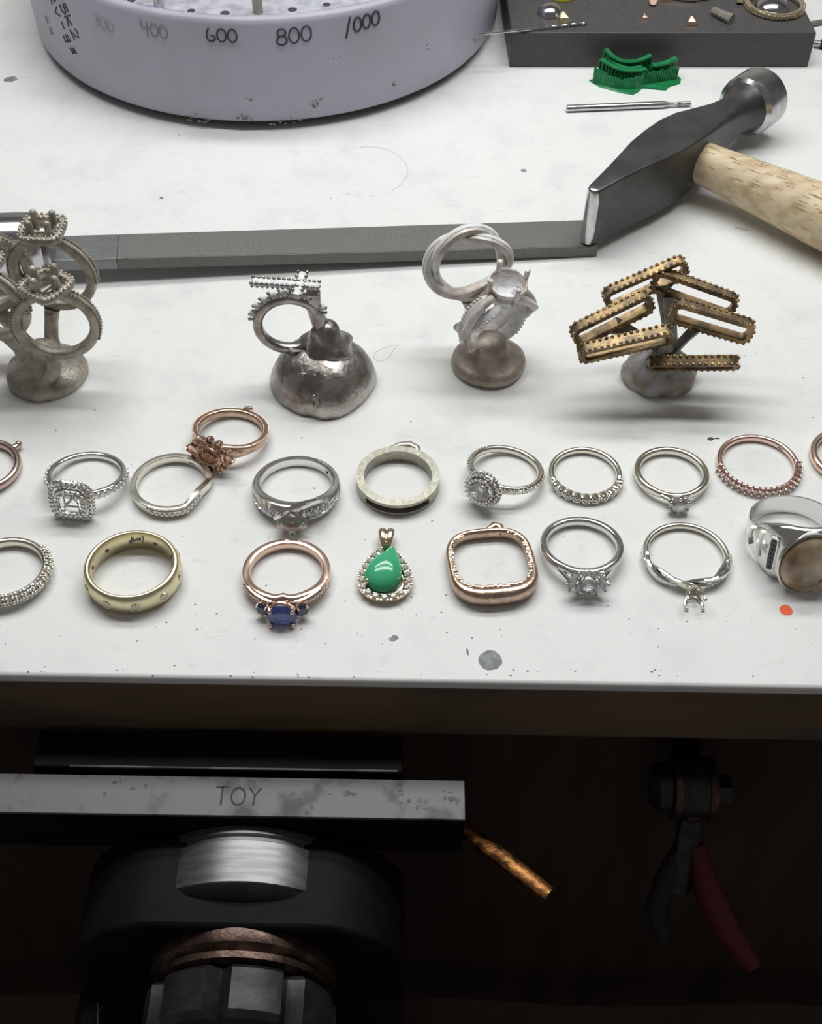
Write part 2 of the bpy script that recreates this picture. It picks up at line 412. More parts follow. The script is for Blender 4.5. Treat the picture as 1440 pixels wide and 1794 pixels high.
b.tube(sqpath(4.75, 4.75, 3.6, 64, .1), (.75, .6), 8, True, up=(0, 0, 1)); b.tube(sqpath(3.25, 3.25, 3.6, 56, 1.2), (.55, .7), 8, True, up=(0, 0, 1))
b.tube(sqpath(4.0, 4.0, 4.2, 48, .7), (.4, .5), 6, True, up=(0, 0, 1)); b.tube(sqpath(2.4, 2.4, 4, 40, -.6), .3, 6, True)
b.obj('halo', 'silver', t)
b = MB(H)
for x, y in ((1, 1), (-1, 1), (-1, -1), (1, -1)):
    b.tube([(x * .3, y * .3, -1.6), (x * 1.7, y * 1.7, .2), (x * 2.25, y * 2.25, 1.6), (x * 2.15, y * 2.15, 2.7)], .36, 6); b.ball((x * 2.1, y * 2.1, 2.75), .45, 8, 5)
b.tube([(-2.2, -2.2, -.7), (2.2, 2.2, -.7)], .3, 6); b.tube([(-2.2, 2.2, -.7), (2.2, -2.2, -.7)], .3, 6)
b.obj('basket', 'silver', t)
g = MB(H); p_ = MB(H)
for rr, n_, z_, gr in ((4.8, 28, .85, .62), (3.3, 20, 2.05, .55)):
    pts = even(sqpath(rr, rr, 3.6, 96, z_), n_); pb = even(sqpath(rr, rr, 3.6, 96, z_ + .1), n_ * 2)
    for q in pts: g.gem(Tr(*q), gr, 6)
    for q in pb[1::2]:
        v = Vector((q.x, q.y, 0)).normalized(); p_.ball(q + v * .5, .27, 5, 3); p_.ball(q - v * .5, .25, 5, 3)
for q in even(sqpath(5.5, 5.5, 3.6, 96, .1), 40): g.gem(frame(q, (-q.y, q.x, 0), (q.x, q.y, 0)), .34, 6)
g.obj('halo_stones', 'pave', t, flat=True, kind='stuff'); p_.obj('halo_beads', 'silver', t, kind='stuff')

# ---- B2 contour band with a V notch
R = 9.9; t = ring_thing('contour_band', 'pale gold contour band with a pinched V notch and tiny channel-set stones', 301, 849, 0, 1.5, 1.3, 10, R)
VN = HEAD + .5
def vz(a):
    d = (a - VN + pi) % (2 * pi) - pi; return .9 * sin(pi * d / 1.2) if 0 < d < 1.2 else 0
def vr(a):
    d = (a - VN + pi) % (2 * pi) - pi; return -1.25 * sin(pi * d / 1.2) if 0 < d < 1.2 else 0
b = MB(); b.band(lambda a: sec(R - .75 + vr(a), .8, 1.2 + .25 * ss(1.4 - da(a), 0, 1), 6, 16, vz(a)), 160); b.obj('band', 'silver_w', t, angle=30)
g = MB()
for k in range(12):
    a = HEAD - .35 + k * .125; g.gem(RM(a, R + .15 + vr(a), vz(a) - .2), .55, 6)
g.obj('channel_stones', 'pave', t, flat=True, kind='stuff')
b = MB()
for zz in (-.85, .85): b.tube([cir(R + .05 + vr(a), a, zz + vz(a)) for a in [HEAD - .5 + 1.6 * k / 40 for k in range(41)]], .22, 6)
b.obj('channel_rail', 'silver_w', t)
hallmark(t, R - 1.5, HEAD + pi - .5, 2.0, .5)

# ---- B3 rose flower ring with a sprue on the back
R = 9.6; t = ring_thing('flower_head_ring', 'rose gold ring with a scalloped flower head around an open oval bezel', 404, 756, -20, 5.2, 1.2, 11.5, R)
b = MB(); b.band(lambda a: sec(R - .85, .85 + .25 * ss(1.2 - da(a), 0, .9), 1.15 + .7 * ss(1.2 - da(a), 0, .9), 3.2)); b.obj('shank', 'rose_c', t)
p_ = MB()
for k in range(120):
    a = HEAD + 2 * pi * (k + .5) / 120
    if da(a) < .35: continue
    w_ = 1.0 + .65 * ss(1.2 - da(a), 0, .9)
    for zz in (w_, -w_): p_.ball(cir(R - .1, a, zz), .2, 5, 3)
    p_.ball(cir(R - 1.3, a, w_), .17, 5, 3)
p_.obj('milgrain', 'rose', t, kind='stuff')
b = MB(); A = HEAD + pi + .1
b.tube([cir(R - .4, A, 0), cir(R + 1.0, A - .02, 0), cir(R + 1.8, A - .03, .2)], [(2.6, 1.1), (1.3, .9), (.9, .8)], 10); b.ball(cir(R + 1.6, A - .09, .2), .8, 8, 5)
b.obj('sprue_stub', 'rose_c', t)
H = RM(HEAD, R + .9)
b = MB(H); b.tube(sqpath(2.95, 2.45, 2, 40, 1.3), (.42, .8), 8, True, up=(0, 0, 1)); b.tube(sqpath(2.5, 2.0, 2, 40, .2), (.5, .4), 8, True, up=(0, 0, 1))
b.lathe([(2.9, 1.0), (3.5, .6), (3.6, -.4), (2.2, -1.0), (1.6, -1.0), (2.1, -.2), (2.5, .9)], 32, sx=1, sy=.85, hollow=True); b.obj('bezel', 'rose', t)
p_ = MB(H)
for q in even(sqpath(2.95, 2.45, 2, 80, 2.1), 34): p_.ball(q, .2, 5, 3)
p_.obj('bezel_beads', 'rose', t, kind='stuff')
for k in range(12):
    a = 2 * pi * k / 12; big = k in (0, 6); c = Vector((4.7 * cos(a) * (1.1 if big else 1), 4.1 * sin(a), .2))
    b = MB(H @ Tr(*c) @ Rz(a)); rr = 1.5 if big else 1.12
    b.lathe([(rr * .45, -.9), (rr * .95, -.2), (rr, .6), (rr * .82, .75), (rr * .7, .2), (.1, .0)], 12); b.ball((rr * .8, 0, .8), .3, 6, 4); b.obj('petal', 'rose_c' if k % 2 else 'rose', t)

# ---- B4 bypass ring
R = 10.3; t = ring_thing('bypass_ring', 'polished silver bypass ring with channel-set shoulders and a square diamond held on point', 519, 851, 0, 3.6, 1.2, 12.5, R)
def b4w(a): return 1.1 + 1.7 * ss(2.0 - da(a), 0, 1.5)
def b4t(a): return .75 + .55 * ss(1.7 - da(a), 0, 1.4)
b = MB(); b.band(lambda a: [(R - 1.5, -b4w(a) * .9), (R - 1.5, b4w(a) * .9), (R - 1.1 + b4t(a) * .4, b4w(a)), (R - .6 + b4t(a) * .8, b4w(a) * .92), (R - .4 + b4t(a), b4w(a) * .55),
                            (R - .9 + b4t(a), b4w(a) * .5), (R - .9 + b4t(a), -b4w(a) * .5), (R - .4 + b4t(a), -b4w(a) * .55), (R - .6 + b4t(a) * .8, -b4w(a) * .92), (R - 1.1 + b4t(a) * .4, -b4w(a))]); b.obj('shank', 'silver', t, angle=50)
for s, n_ in ((-1, 5), (1, 6)):
    for k in range(n_):
        a = HEAD + s * (.36 + k * .17); g = MB(); r_ = 1.0 - k * .07
        g.gem(RM(a, R - .1 + b4t(a) - .35), r_, 8); g.obj('channel_stone', 'gem', t, flat=True)
H = RM(HEAD, R + 2.6, -.5) @ Rz(pi / 4) @ Tr(0, 0, 0) @ Matrix.Scale(1.3, 4)
b = MB(H)
for x, y in ((1, 1), (-1, 1), (-1, -1), (1, -1)):
    b.tube([(x * .5, y * .5, -2.6), (x * 1.75, y * 1.75, -.4), (x * 1.85, y * 1.85, .7)], .34, 6)
    b.tube([(x * 1.9, y * 1.0, .5), (x * 1.95, y * 1.95, .6), (x * 1.0, y * 1.9, .5)], .3, 6)
b.tube(sqpath(1.5, 1.5, 6, 24, -.8), .28, 6, True)
b.obj('prong_head', 'silver', t)
g = MB(H); g.gem(Tr(0, 0, .2), 2.4, 8, 3.4, 1, .42, .9, .55); g.obj('square_diamond', 'gem_g', t, flat=True)
b = MB(); pts = []
for k in range(26):
    f_ = k / 25; a = HEAD - .32 + f_ * 1.0; zz = -.4 + 4.7 * sin(pi * (f_ * .74 + .04)); pts.append(cir(R + 2.6 - 2.2 * f_ ** 2, a, zz))
b.tube(pts, lambda f_: (.5 + .8 * sin(pi * f_ ** .8), .6), 8, up=[Vector((p[0], p[1], 0)).normalized() for p in pts]); b.obj('bypass_arm', 'silver', t)
g = MB()
for k in range(5, 18):
    q = Vector(pts[k]); v = Vector((q.x, q.y, 0)).normalized(); g.gem(frame(q + Vector((0, 0, .35)) + v * .35, (1, 0, 0), v * .5 + Vector((0, 0, .9))), .36, 6)
g.obj('arm_stones', 'pave', t, flat=True, kind='stuff')
hallmark(t, R - 1.5, HEAD + pi - .95, 1.0, 1.0)

# ---- B5 plain wide band with a slot
R = 10.25; t = ring_thing('slotted_band', 'matte pale gold band with an empty slot cut along its front', 697, 841, 0, 1.95, 1.75, 10, R)
def b5(a):
    hw = 1.75; g_ = R - 1.35 if da(a) < .82 else R
    return [(R - 1.95, -hw), (R - 1.95, hw), (R, hw), (R, .85), (g_, .85), (g_, -.95), (R, -.95), (R, -hw)]
b = MB(); b.band(b5, 200); b.obj('band', 'silver_b', t, angle=30)
b = MB(); b.band(lambda a: [(R - 1.36, -.94), (R - 1.36, .84), (R - 1.22, .84), (R - 1.22, -.94)], 60, HEAD - .8, HEAD + .8); b.obj('slot_floor', 'brass_d', t)
b = MB(); A = HEAD + pi - .12
b.tube([cir(R - .6, A + .5, 0), cir(R + .1, A + .3, 0), cir(R + 1.0, A + .08, .1), cir(R + 1.5, A - .12, .2), cir(R + 1.1, A - .28, .1), cir(R - .6, A - .42, 0)], [(.4, 1.3), (.9, 1.6), (1.3, 1.7), (1.5, 1.7), (1.3, 1.6), (.5, 1.3)], 14, up=(0, 0, 1)); b.obj('sprue_stub', 'silver_b', t, angle=60)

# ---- B6 round halo ring
R = 9.55; t = ring_thing('round_halo_ring', 'diamond ring with a round halo head around a large clear oval stone', 886, 822, -33, 5.6, 1.0, 11.5, R)
b = MB(); b.band(lambda a: sec(R - .75, .8, .95 + .2 * ss(1.2 - da(a), 0, 1), 2.6)); b.obj('shank', 'silver_w', t)
g = MB(); p_ = MB()
for s in (-1, 1):
    for k in range(14):
        a = HEAD + s * (.42 + k * .125); g.gem(RM(a, R + .02), .5, 6)
        for zz in (-.62, .62): p_.ball(cir(R + .02, a + .06, zz), .2, 5, 3)
        for zz in (-.85, .85): g.gem(frame(cir(R - .6, a, zz), (-sin(a), cos(a), 0), (cos(a) * .4, sin(a) * .4, math.copysign(1, zz))), .3, 6)
g.obj('shoulder_stones', 'pave', t, flat=True, kind='stuff'); p_.obj('bead_setting', 'silver', t, kind='stuff')
H = RM(HEAD, R + 1.2) @ Rz(.5)
b = MB(H); b.tube(sqpath(4.15, 3.95, 2, 48, .5), (.55, .7), 8, True, up=(0, 0, 1)); b.tube(sqpath(3.2, 2.9, 2, 48, 1.3), (.4, .6), 8, True, up=(0, 0, 1)); b.tube(sqpath(2.6, 2.3, 2, 40, -.9), .35, 6, True)
b.lathe([(4.6, .6), (4.75, .2), (4.4, -.5), (3.0, -1.0), (2.8, -.9), (4.0, 0)], 40, sy=.95, hollow=True); b.obj('halo', 'silver', t)
g = MB(H); p_ = MB(H)
for rr, ry, z_, n_ in ((4.25, 4.05, 1.25, 24), (3.35, 3.05, 2.0, 20)):
    for q in even(sqpath(rr, ry, 2, 96, z_), n_): g.gem(Tr(*q), .52, 6)
    for q in even(sqpath(rr + .45, ry + .45, 2, 96, z_ + .05), n_): p_.ball(q, .24, 5, 3)
for q in even(sqpath(4.85, 4.65, 2, 96, .15), 30): g.gem(frame(q, (-q.y, q.x, 0), (q.x, q.y, .2)), .45, 6)
g.obj('halo_stones', 'pave', t, flat=True, kind='stuff'); p_.obj('halo_beads', 'silver', t, kind='stuff')
g = MB(H); g.gem(Tr(0, 0, 2.3), 2.9, 12, 2, .88, .36, .8, .55); g.obj('centre_diamond', 'gem', t, flat=True)
b = MB(H)
for k in range(4):
    a = pi / 4 + k * pi / 2; b.tube([(2.0 * cos(a), 1.8 * sin(a), -1), (2.8 * cos(a), 2.5 * sin(a), 1.6), (2.5 * cos(a), 2.25 * sin(a), 2.6)], .26, 6); b.ball((2.45 * cos(a), 2.2 * sin(a), 2.6), .34, 8, 5)
b.obj('prongs', 'silver', t)

# ---- B7 bezel half-eternity
R = 9.25; t = ring_thing('bezel_eternity_band', 'silver band with ten small round bezel-set stones across its front half', 1025, 830, 4, 1.35, .95, 10, R)
b = MB(); b.band(lambda a: sec(R - .85, .75 if da(a) > 1.28 else .5, .95 if da(a) > 1.28 else .7, 2.6), 120); b.obj('shank', 'silver_w', t)
for k in range(10):
    a = HEAD - 1.12 + k * .249
    f_ = MB(); f_.lathe([(.55, -1.1), (.95, -.9), (1.12, -.2), (1.15, .5), (1.0, .62), (.8, .55), (.75, .2), (.1, .15)], 16, RM(a, R - .3)); f_.box((0, 0, -.75), (1.7, 1.75, 1.0), RM(a, R - .3))
    o = f_.obj('bezel', 'silver_w', t); g = MB(); g.gem(RM(a, R + .1), .8, 8); g.obj('diamond', 'gem_g', o, flat=True)
b = MB()
for k in range(11):
    a = HEAD - 1.245 + k * .249; b.ball(cir(R - .4, a, .5), .32, 6, 4); b.ball(cir(R - .4, a, -.5), .32, 6, 4)
b.obj('spacer_beads', 'silver', t, kind='stuff')

# ---- B8 solitaire
R = 9.3; t = ring_thing('solitaire_ring', 'plain silver solitaire ring with a small round diamond in prongs', 1176, 829, 1, 2.5, 1.05, 11.8, R)
b = MB(); b.band(lambda a: sec(R - .85, .85 - .12 * ss(.9 - da(a), 0, .7), 1.1 - .3 * ss(.8 - da(a), 0, .6), 2.6)); b.obj('shank', 'silver_w', t)
def solitaire(parent, H, r, npr, metal, gmat, gname, depth=2.0, pr=.32):
    b = MB(H)
    for k in range(npr):
        a = 2 * pi * (k + .5) / npr
        b.tube([(r * .3 * cos(a), r * .3 * sin(a), -depth), (r * .82 * cos(a), r * .82 * sin(a), -.7), (r * 1.03 * cos(a), r * 1.03 * sin(a), .1), (r * .9 * cos(a), r * .9 * sin(a), .55)], pr, 6)
        b.ball((r * .93 * cos(a), r * .93 * sin(a), .55), pr * 1.25, 8, 5)
    b.tube(sqpath(r * .62, r * .62, 2, 24, -depth * .5), pr * .8, 6, True); b.obj('prong_head', metal, parent)
    g = MB(H); g.gem(Tr(0, 0, .05), r, 12); g.obj(gname, gmat, parent, flat=True)
solitaire(t, RM(HEAD, R + 2.3), 2.6, 6, 'silver', 'gem_g', 'diamond', 2.4, .42)
b = MB()
for s in (-1, 1): b.tube([cir(R - .3, HEAD + s * .42, 0), cir(R + .6, HEAD + s * .2, 0), cir(R + 1.7, HEAD + s * .14, 0)], (.45, .6), 8)
b.obj('shoulders', 'silver_w', t)

# ---- B9 rose eternity
R = 10.35; t = ring_thing('rose_eternity_band', 'rose gold band with a long row of prong-set stones, its front touching the signet ring', 1328, 813, 5, 1.35, .95, 10.6, R)
b = MB(); b.band(lambda a: sec(R - .8, .75 if da(a) > 1.5 else .4, .95 if da(a) > 1.5 else .5, 2.6, 14) if da(a) > 1.5 else sec(R - 1.15, .38, .72, 3), 140); b.obj('shank', 'rose_p', t)
NB = 19
for k in range(NB):
    a = HEAD - 1.42 + k * 2.84 / (NB - 1); g = MB(); g.gem(RM(a, R + .1), .72, 8); g.obj('diamond', 'gem', t, flat=True)
b = MB()
for k in range(NB + 1):
    a = HEAD - 1.42 + (k - .5) * 2.84 / (NB - 1)
    for z in (.72, -.72):
        b.tube([cir(R - 1.3, a, z * .9), cir(R + .25, a, z)], .3, 6); b.ball(cir(R + .35, a, z * .95), .34, 6, 4)
for z in (.7, -.7): b.tube([cir(R - .55, HEAD - 1.45 + 2.9 * k / 50, z) for k in range(51)], .24, 6)
b.obj('prong_rows', 'rose_p', t)
hallmark(t, R - 1.55, HEAD + 2.2, 1.6, .4)

# ---- B10 rose band cut by the right side of the photo
R = 9.8; t = ring_thing('pink_gold_band', 'smooth rose gold ring cut off by the photo edge, beside the rose eternity band', 1488, 800, 60, 1.6, 1.2, 11.5, R)
b = MB(); b.band(lambda a: sec(R - .9, .9, 1.15, 3)); b.obj('shank', 'rose', t)
solitaire(t, RM(HEAD, R + 2.0), 2.2, 6, 'rose', 'gem', 'diamond', 2.4, .38)

# ---- B0 dark rose ring cut by the left side
R = 9.6; t = ring_thing('dark_rose_band', 'smooth dark rose metal ring with a knob at its back, cut by the photo edge', -32, 818, -20, 1.8, 1.2, 11, R)
b = MB(); b.band(lambda a: sec(R - .9, .9, 1.2, 2.4)); b.obj('shank', 'rose_d', t)
b = MB(); b.tube([cir(R - .5, HEAD + 2.75, 0), cir(R + 1.3, HEAD + 2.75, .2)], [(1.2, 1.1), (.8, .8)], 10); b.ball(cir(R + 1.3, HEAD + 2.75, .3), .95, 8, 5); b.obj('sprue_stub', 'rose_d', t)

# ---- C0 pave ring cut by the left side
R = 9.9; t = ring_thing('pave_ring', 'silver ring covered in rows of beaded pave, cut off by the photo edge', 10, 1000, -8, 2.4, 1.35, 12, R)
b = MB(); b.band(lambda a: sec(R - .85, .85, 1.3 + .3 * ss(2.2 - da(a), 0, 1), 3.0)); b.obj('shank', 'silver_w', t)
g = MB(); p_ = MB()
for k in range(46):
    a = HEAD - 2.35 + k * 4.7 / 45; off = .5 * (k % 2)
    for zz, rr, tl in ((-.95, R - .05, -.5), (0, R + .08, 0), (.95, R - .05, .5), (1.5, R - .75, 1.25)):
        g.gem(RM(a + off * .05, rr + .12, zz, tl), .5, 6); p_.ball(cir(rr + .35 + (.2 if abs(zz) < .5 else 0), a + .05 + off * .05, zz + .42), .38, 6, 4)
g.obj('pave_stones', 'pave', t, flat=True, kind='stuff'); p_.obj('pave_beads', 'silver_w', t, kind='stuff')
b = MB()
for s, zz in ((-1, 1.4), (1, 1.4), (-1, -1.4), (1, -1.4)):
    b.tube([cir(R - .2, HEAD + s * .10, zz * .4), cir(R + 2.2, HEAD + s * .07, zz * .9), cir(R + 4.6, HEAD + s * .14, zz * 1.2), cir(R + 6.2, HEAD + s * .15, zz)], [.6, .55, .6, .65], 8)
b.obj('prong_head', 'silver', t)

# ---- C1 wide gold band with flush stones
R = 10.9; t = ring_thing('flush_set_band', 'wide pale yellow gold band with flush-set diamonds and a stamped inner mark', 233, 1001, 0, 2.95, 2.9, 10, R)
t.matrix_world = t.matrix_world @ Rz(radians(35)) @ Matrix.Diagonal((1.04, .95, 1, 1)) @ Rz(radians(-35))
b = MB(); b.band(lambda a: [(R - 1.55, -2.7), (R - 1.62, 0), (R - 1.55, 2.7), (R - 1.3, 2.9), (R - .75, 2.85), (R - .35, 2.3), (R - .08, 1.2), (R, 0), (R - .08, -1.2), (R - .35, -2.3), (R - .75, -2.85), (R - 1.3, -2.9)], 120); b.obj('band', 'gold', t, angle=50)
for k in range(10):
    a = radians(-90 + 12 + 36 * k)
    b = MB(); b.tube([tuple(p) for p in sqpath(1.0, 1.0, 2, 20, .02)], .16, 6, True, RM(a, R)); o = b.obj('stone_collet', 'gold', t)
    g = MB(); g.gem(RM(a, R + .05), .95, 10, 2, 1, .16, .3, .6); g.obj('diamond', 'gem_g', o, flat=True)
    h_ = MB(); h_.lathe([(.5, .03), (.5, -.2)], 12, RM(a, R - 1.6)); h_.obj('stone_hole', 'brass_d', t)
hallmark(t, R - 1.6, pi / 2 + .03, 3.0, 1.7, .5)

# ---- C2 rose ring with a blue cushion stone
R = 10.1; t = ring_thing('sapphire_ring', 'rose gold ring holding a square-cut blue stone between two dark side stones', 502, 1003, 0, 2.9, 1.3, 13, R)
b = MB(); b.band(lambda a: sec(R - .95 - .7 * exp(-(sd(a) / .12) ** 2), .95, 1.25 + .5 * ss(1.3 - da(a), 0, .8), 4), 160); b.obj('shank', 'rose', t)
b = MB()
for s in (-1, 1):
    pts = [cir(R - .6 + .9 * k / 12, HEAD + s * (.95 - .85 * k / 12), .95 - .1 * k / 12) for k in range(13)]
    b.tube(pts, lambda f_: (.95 - .45 * f_, .5), 8, up=(0, 0, 1))
b.obj('split_shoulders', 'rose', t)
g = MB(); p_ = MB()
for s in (-1, 1):
    for k in range(6):
        a = HEAD + s * (.62 + k * .11); g.gem(RM(a, R + .15, -.1), .5, 6)
        for zz in (-.65, .55): p_.ball(cir(R + .3, a + .055, zz), .28, 5, 3)
g.obj('shoulder_stones', 'pave', t, flat=True, kind='stuff'); p_.obj('bead_setting', 'rose', t, kind='stuff')
H = RM(HEAD, R + 3.0)
g = MB(H); g.gem(Tr(0, 0, .1), 3.15, 16, 3.6, .92, .3, .7, .62); g.obj('blue_stone', 'sapphire', t, flat=True)
b = MB(H)
for x, y in ((1, 1), (-1, 1), (-1, -1), (1, -1)):
    b.tube([(x * .6, y * .5, -3), (x * 1.9, y * 1.7, -1.2), (x * 2.85, y * 2.6, .2), (x * 2.45, y * 2.25, 1.05)], .4, 6); b.ball((x * 2.45, y * 2.25, 1.05), .55, 8, 5)
b.tube(sqpath(1.9, 1.7, 3, 28, -1.3), .3, 6, True)
b.tube([(-2.3 + 4.6 * k / 12, 2.2 + 1.3 * sin(pi * k / 12), -.1 - .5 * sin(pi * k / 12)) for k in range(13)], (.5, .4), 8)
b.obj('prong_head', 'rose', t)
for s in (-1, 1):
    Hs = RM(HEAD + s * .37, R + 2.0) @ Matrix.Scale(1.15, 4)
    g = MB(Hs); g.gem(Tr(0, 0, .1), 1.65, 10); g.obj('side_stone', 'sapphire_d', t, flat=True)
    b = MB(Hs)
    for x, y in ((1, 1), (-1, 1), (-1, -1), (1, -1)): b.tube([(x * .4, y * .4, -1.8), (x * 1.0, y * 1.0, .1), (x * .9, y * .9, .5)], .26, 6); b.ball((x * .9, y * .9, .5), .34, 6, 4)
    b.obj('side_prongs', 'rose', t)

# ---- C4 rose squarish ring
R = 10.3; t = ring_thing('square_rose_ring', 'heavy rose gold ring of rounded square outline with a crimped rim', 860, 986, 8, 2.3, 1.6, 10, R)
def c4r(a):
    c, s = abs(cos(a)), abs(sin(a)); return R * .93 / (c ** 3.0 + s ** 3.0) ** (1 / 3.0)
def c4(a):
    k = ss(1.5 - da(a), 0, 1.3); r_ = c4r(a); th = .85 + .95 * k; hw = 1.5 + .75 * k
    return [(r_ + x, y) for x, y in superell(th, hw, 2.6, 16)] if False else [(r_ - .9 + th * .8 + x * 1.0, y) for x, y in superell(th, hw, 2.6, 16)]
b = MB(); b.band(c4, 140); b.obj('band', 'rose_c', t, angle=60)
p_ = MB(); rnd = random.Random(5)
for k in range(96):
    a = 2 * pi * k / 96; kk = ss(1.5 - da(a), 0, 1.3)
    if abs(da(a)) > 2.6: continue
    r_ = c4r(a) - .9 - (.75 + .85 * kk) * .2 + .35
    p_.ball(cir(r_ + .05 + rnd.uniform(-.3, .3), a, 1.3 + .66 * kk), (rnd.uniform(.3, .6), rnd.uniform(.25, .5), .3), 6, 3)
p_.obj('crimped_rim', 'rose_c', t, kind='stuff')
b = MB(); A = HEAD + pi - .22
b.tube([cir(R - 1.2, A + .2, .2), cir(R - .3, A + .1, .2), cir(R + 1.0, A - .03, .3), cir(R + .9, A - .12, .3), cir(R - .8, A - .25, .2)], [(.6, .9), (.9, 1.2), (1.3, 1.3), (1.3, 1.2), (.8, .8)], 12, up=(0, 0, 1)); b.obj('sprue_stub', 'rose_c', t, angle=70)

# ---- C5 flower cluster
R = 9.9; t = ring_thing('cluster_ring', 'silver ring with a round flower cluster of clear diamonds at its front', 1019, 957, 1, 4.1, 1.15, 12.4, R)
b = MB(); b.band(lambda a: sec(R - .95, .9, 1.15 - .3 * ss(.8 - da(a), 0, .6), 2.8)); b.obj('shank', 'silver', t)
b = MB()
for s in (-1, 1):
    for zz in (-1, 1): b.tube([cir(R - .8, HEAD + s * .85, zz * .3), cir(R - .1, HEAD + s * .55, zz * .8), cir(R + 1.3, HEAD + s * .3, zz * 1.5)], (.5, .45), 8)
b.obj('split_shoulders', 'silver', t)
H = RM(HEAD, R + 2.6)
for k in range(8):
    a = 2 * pi * (k + .5) / 8; g = MB(H); g.gem(Tr(3.55 * cos(a), 2.85 * sin(a), 0), 1.15, 8); g.obj('petal_diamond', 'gem', t, flat=True)
g = MB(H); g.gem(Tr(0, 0, .9), 2.35, 12, 2, .85); g.obj('centre_diamond', 'gem', t, flat=True)
b = MB(H)
for k in range(12):
    a = 2 * pi * k / 12; c = (4.75 * cos(a), 3.95 * sin(a)); b.tube([(c[0] * .35, c[1] * .35, -2.4), (c[0] * .9, c[1] * .9, -.6), (c[0], c[1], .5)], .26, 6); b.ball((c[0], c[1], .55), .4, 8, 5)
for k in range(6):
    a = 2 * pi * k / 6; b.tube([(1.2 * cos(a), 1.0 * sin(a), -2), (2.3 * cos(a), 2.0 * sin(a), 1.3)], .26, 6); b.ball((2.25 * cos(a), 1.95 * sin(a), 1.4), .4, 8, 5)
b.tube(sqpath(3.4, 2.8, 2, 32, -.9), .35, 6, True); b.tube(sqpath(1.9, 1.6, 2, 28, -1.8), .35, 6, True)
b.obj('prong_head', 'silver', t)

# ---- C6 twisted vine with an empty head
R = 10.15; t = ring_thing('vine_ring', 'thin silver ring of twisted vine strands with an empty four-claw head', 1202, 972, 0, 2.1, .95, 16, R)
b = MB(); b.band(lambda a: sec(R - .7, .7, .85, 2.6), 60, HEAD + 1.35, HEAD + 2 * pi - 1.5); b.obj('shank', 'silver_w', t)
for ph, mt in ((0, 'silver_w'), (pi, 'silver')):
    b = MB(); pts = []; ups = []
    for k in range(91):
        a = HEAD - 1.55 + k * 3.0 / 90; x = (a - HEAD) * 3.3 + ph + pi / 2
        pts.append(cir(R - .7 + .6 * sin(x), a, .75 * cos(x))); ups.append(Vector((cos(a), sin(a), 0)))
    b.tube(pts, [(.5 + .5 * abs(cos((k / 90 * 3.0 - 1.55) * 3.3 + ph)), .55) for k in range(91)], 8, up=ups, e=3); b.obj('strand', mt, t)
g = MB()
for s in (-1, 1):
    for j in range(2):
        for k in range(6):
            a = HEAD + s * (.38 + .78 * j + k * .085); g.gem(RM(a, R + .3, .1), .38, 6)
g.obj('pave_stones', 'pave', t, flat=True, kind='stuff')
H = RM(HEAD, R)
b = MB(H)
for x, y in ((1, 1), (-1, 1), (-1, -1), (1, -1)):
    b.tube([(x * .2, y * .2, 0), (x * .75, y * .7, 1.2), (x * 1.5, y * 1.35, 2.3), (x * 2.0, y * 1.8, 3.6), (x * 1.85, y * 1.65, 5.0)], .36, 8); b.ball((x * 1.85, y * 1.65, 5.0), .5, 8, 5)
b.tube([(-1.5 + 3 * k / 10, 1.45 + .6 * sin(pi * k / 10), 2.2 - .9 * sin(pi * k / 10)) for k in range(11)], .3, 6)
b.tube([(-1.5 + 3 * k / 10, -1.45 - .2 * sin(pi * k / 10), 2.2 - .9 * sin(pi * k / 10)) for k in range(11)], .3, 6)
b.obj('prong_head', 'silver_w', t)

# ---- C7 signet with agate
R = 11.3; t = ring_thing('agate_signet_ring', 'large silver signet ring with a brown agate face and a row of small black stones', 1392, 926, 1, 8.0, 2.3, 14, R)
def c7w(a): return 2.3 + 5.3 * ss(1.75 - da(a), 0, 1.3)
def c7t(a): return .6 + 1.6 * ss(1.25 - da(a), 0, .8)
b = MB(); b.band(lambda a: [(R - 1.2, -c7w(a)), (R - 1.2, c7w(a)), (R - .9 + c7t(a) * .3, c7w(a) + .05), (R - 1 + c7t(a) * .75, c7w(a) * .93), (R - 1 + c7t(a), c7w(a) * .7), (R - 1 + c7t(a) * 1.05, 0),
                            (R - 1 + c7t(a), -c7w(a) * .7), (R - 1 + c7t(a) * .75, -c7w(a) * .93), (R - .9 + c7t(a) * .3, -c7w(a) - .05)], 140); b.obj('shank', 'silver', t, angle=60)
for s in (-1, 1):
    b = MB(); b.prism([(x, y) for x, y in superell(1.1, 4.7, 8, 24)], -.3, .55, RM(HEAD + s * .66, R + 1.15)); o = b.obj('channel_frame', 'silver', t, bevel=.15)
    b = MB(); b.prism([(x, y) for x, y in superell(.75, 4.2, 8, 24)], .5, .62, RM(HEAD + s * .66, R + 1.15)); b.obj('channel_floor', 'black_gem', o)
    for k in range(7):
        g = MB(); g.gem(RM(HEAD + s * .66, R + 1.75, -3.6 + 1.2 * k), .58, 8); g.obj('black_stone', 'black_gem', t, flat=True)
    b = MB()
    for q in (.98, 1.32): b.tube([cir(R - .2 + 1.2 * ss(1.25 - abs(q), 0, .8) + .1, HEAD + s * (q + .05 * sin(k / 16 * pi)), -3.3 + 7.0 * k / 16 if q < 1.1 else -2.4 + 4.8 * k / 16) for k in range(17)], .42, 8)
    b.obj('arch_relief', 'silver', t)
H = RM(HEAD, R + .7, -.4) @ Matrix.Scale(1.17, 4)
b = MB(H); b.lathe([(4.4, -2.5), (5.5, -1), (6.1, .6), (6.3, 1.4), (6.0, 1.55), (5.75, 1.3), (5.7, .6), (.1, .6)], 56, sy=1.16); b.obj('bezel', 'silver', t)
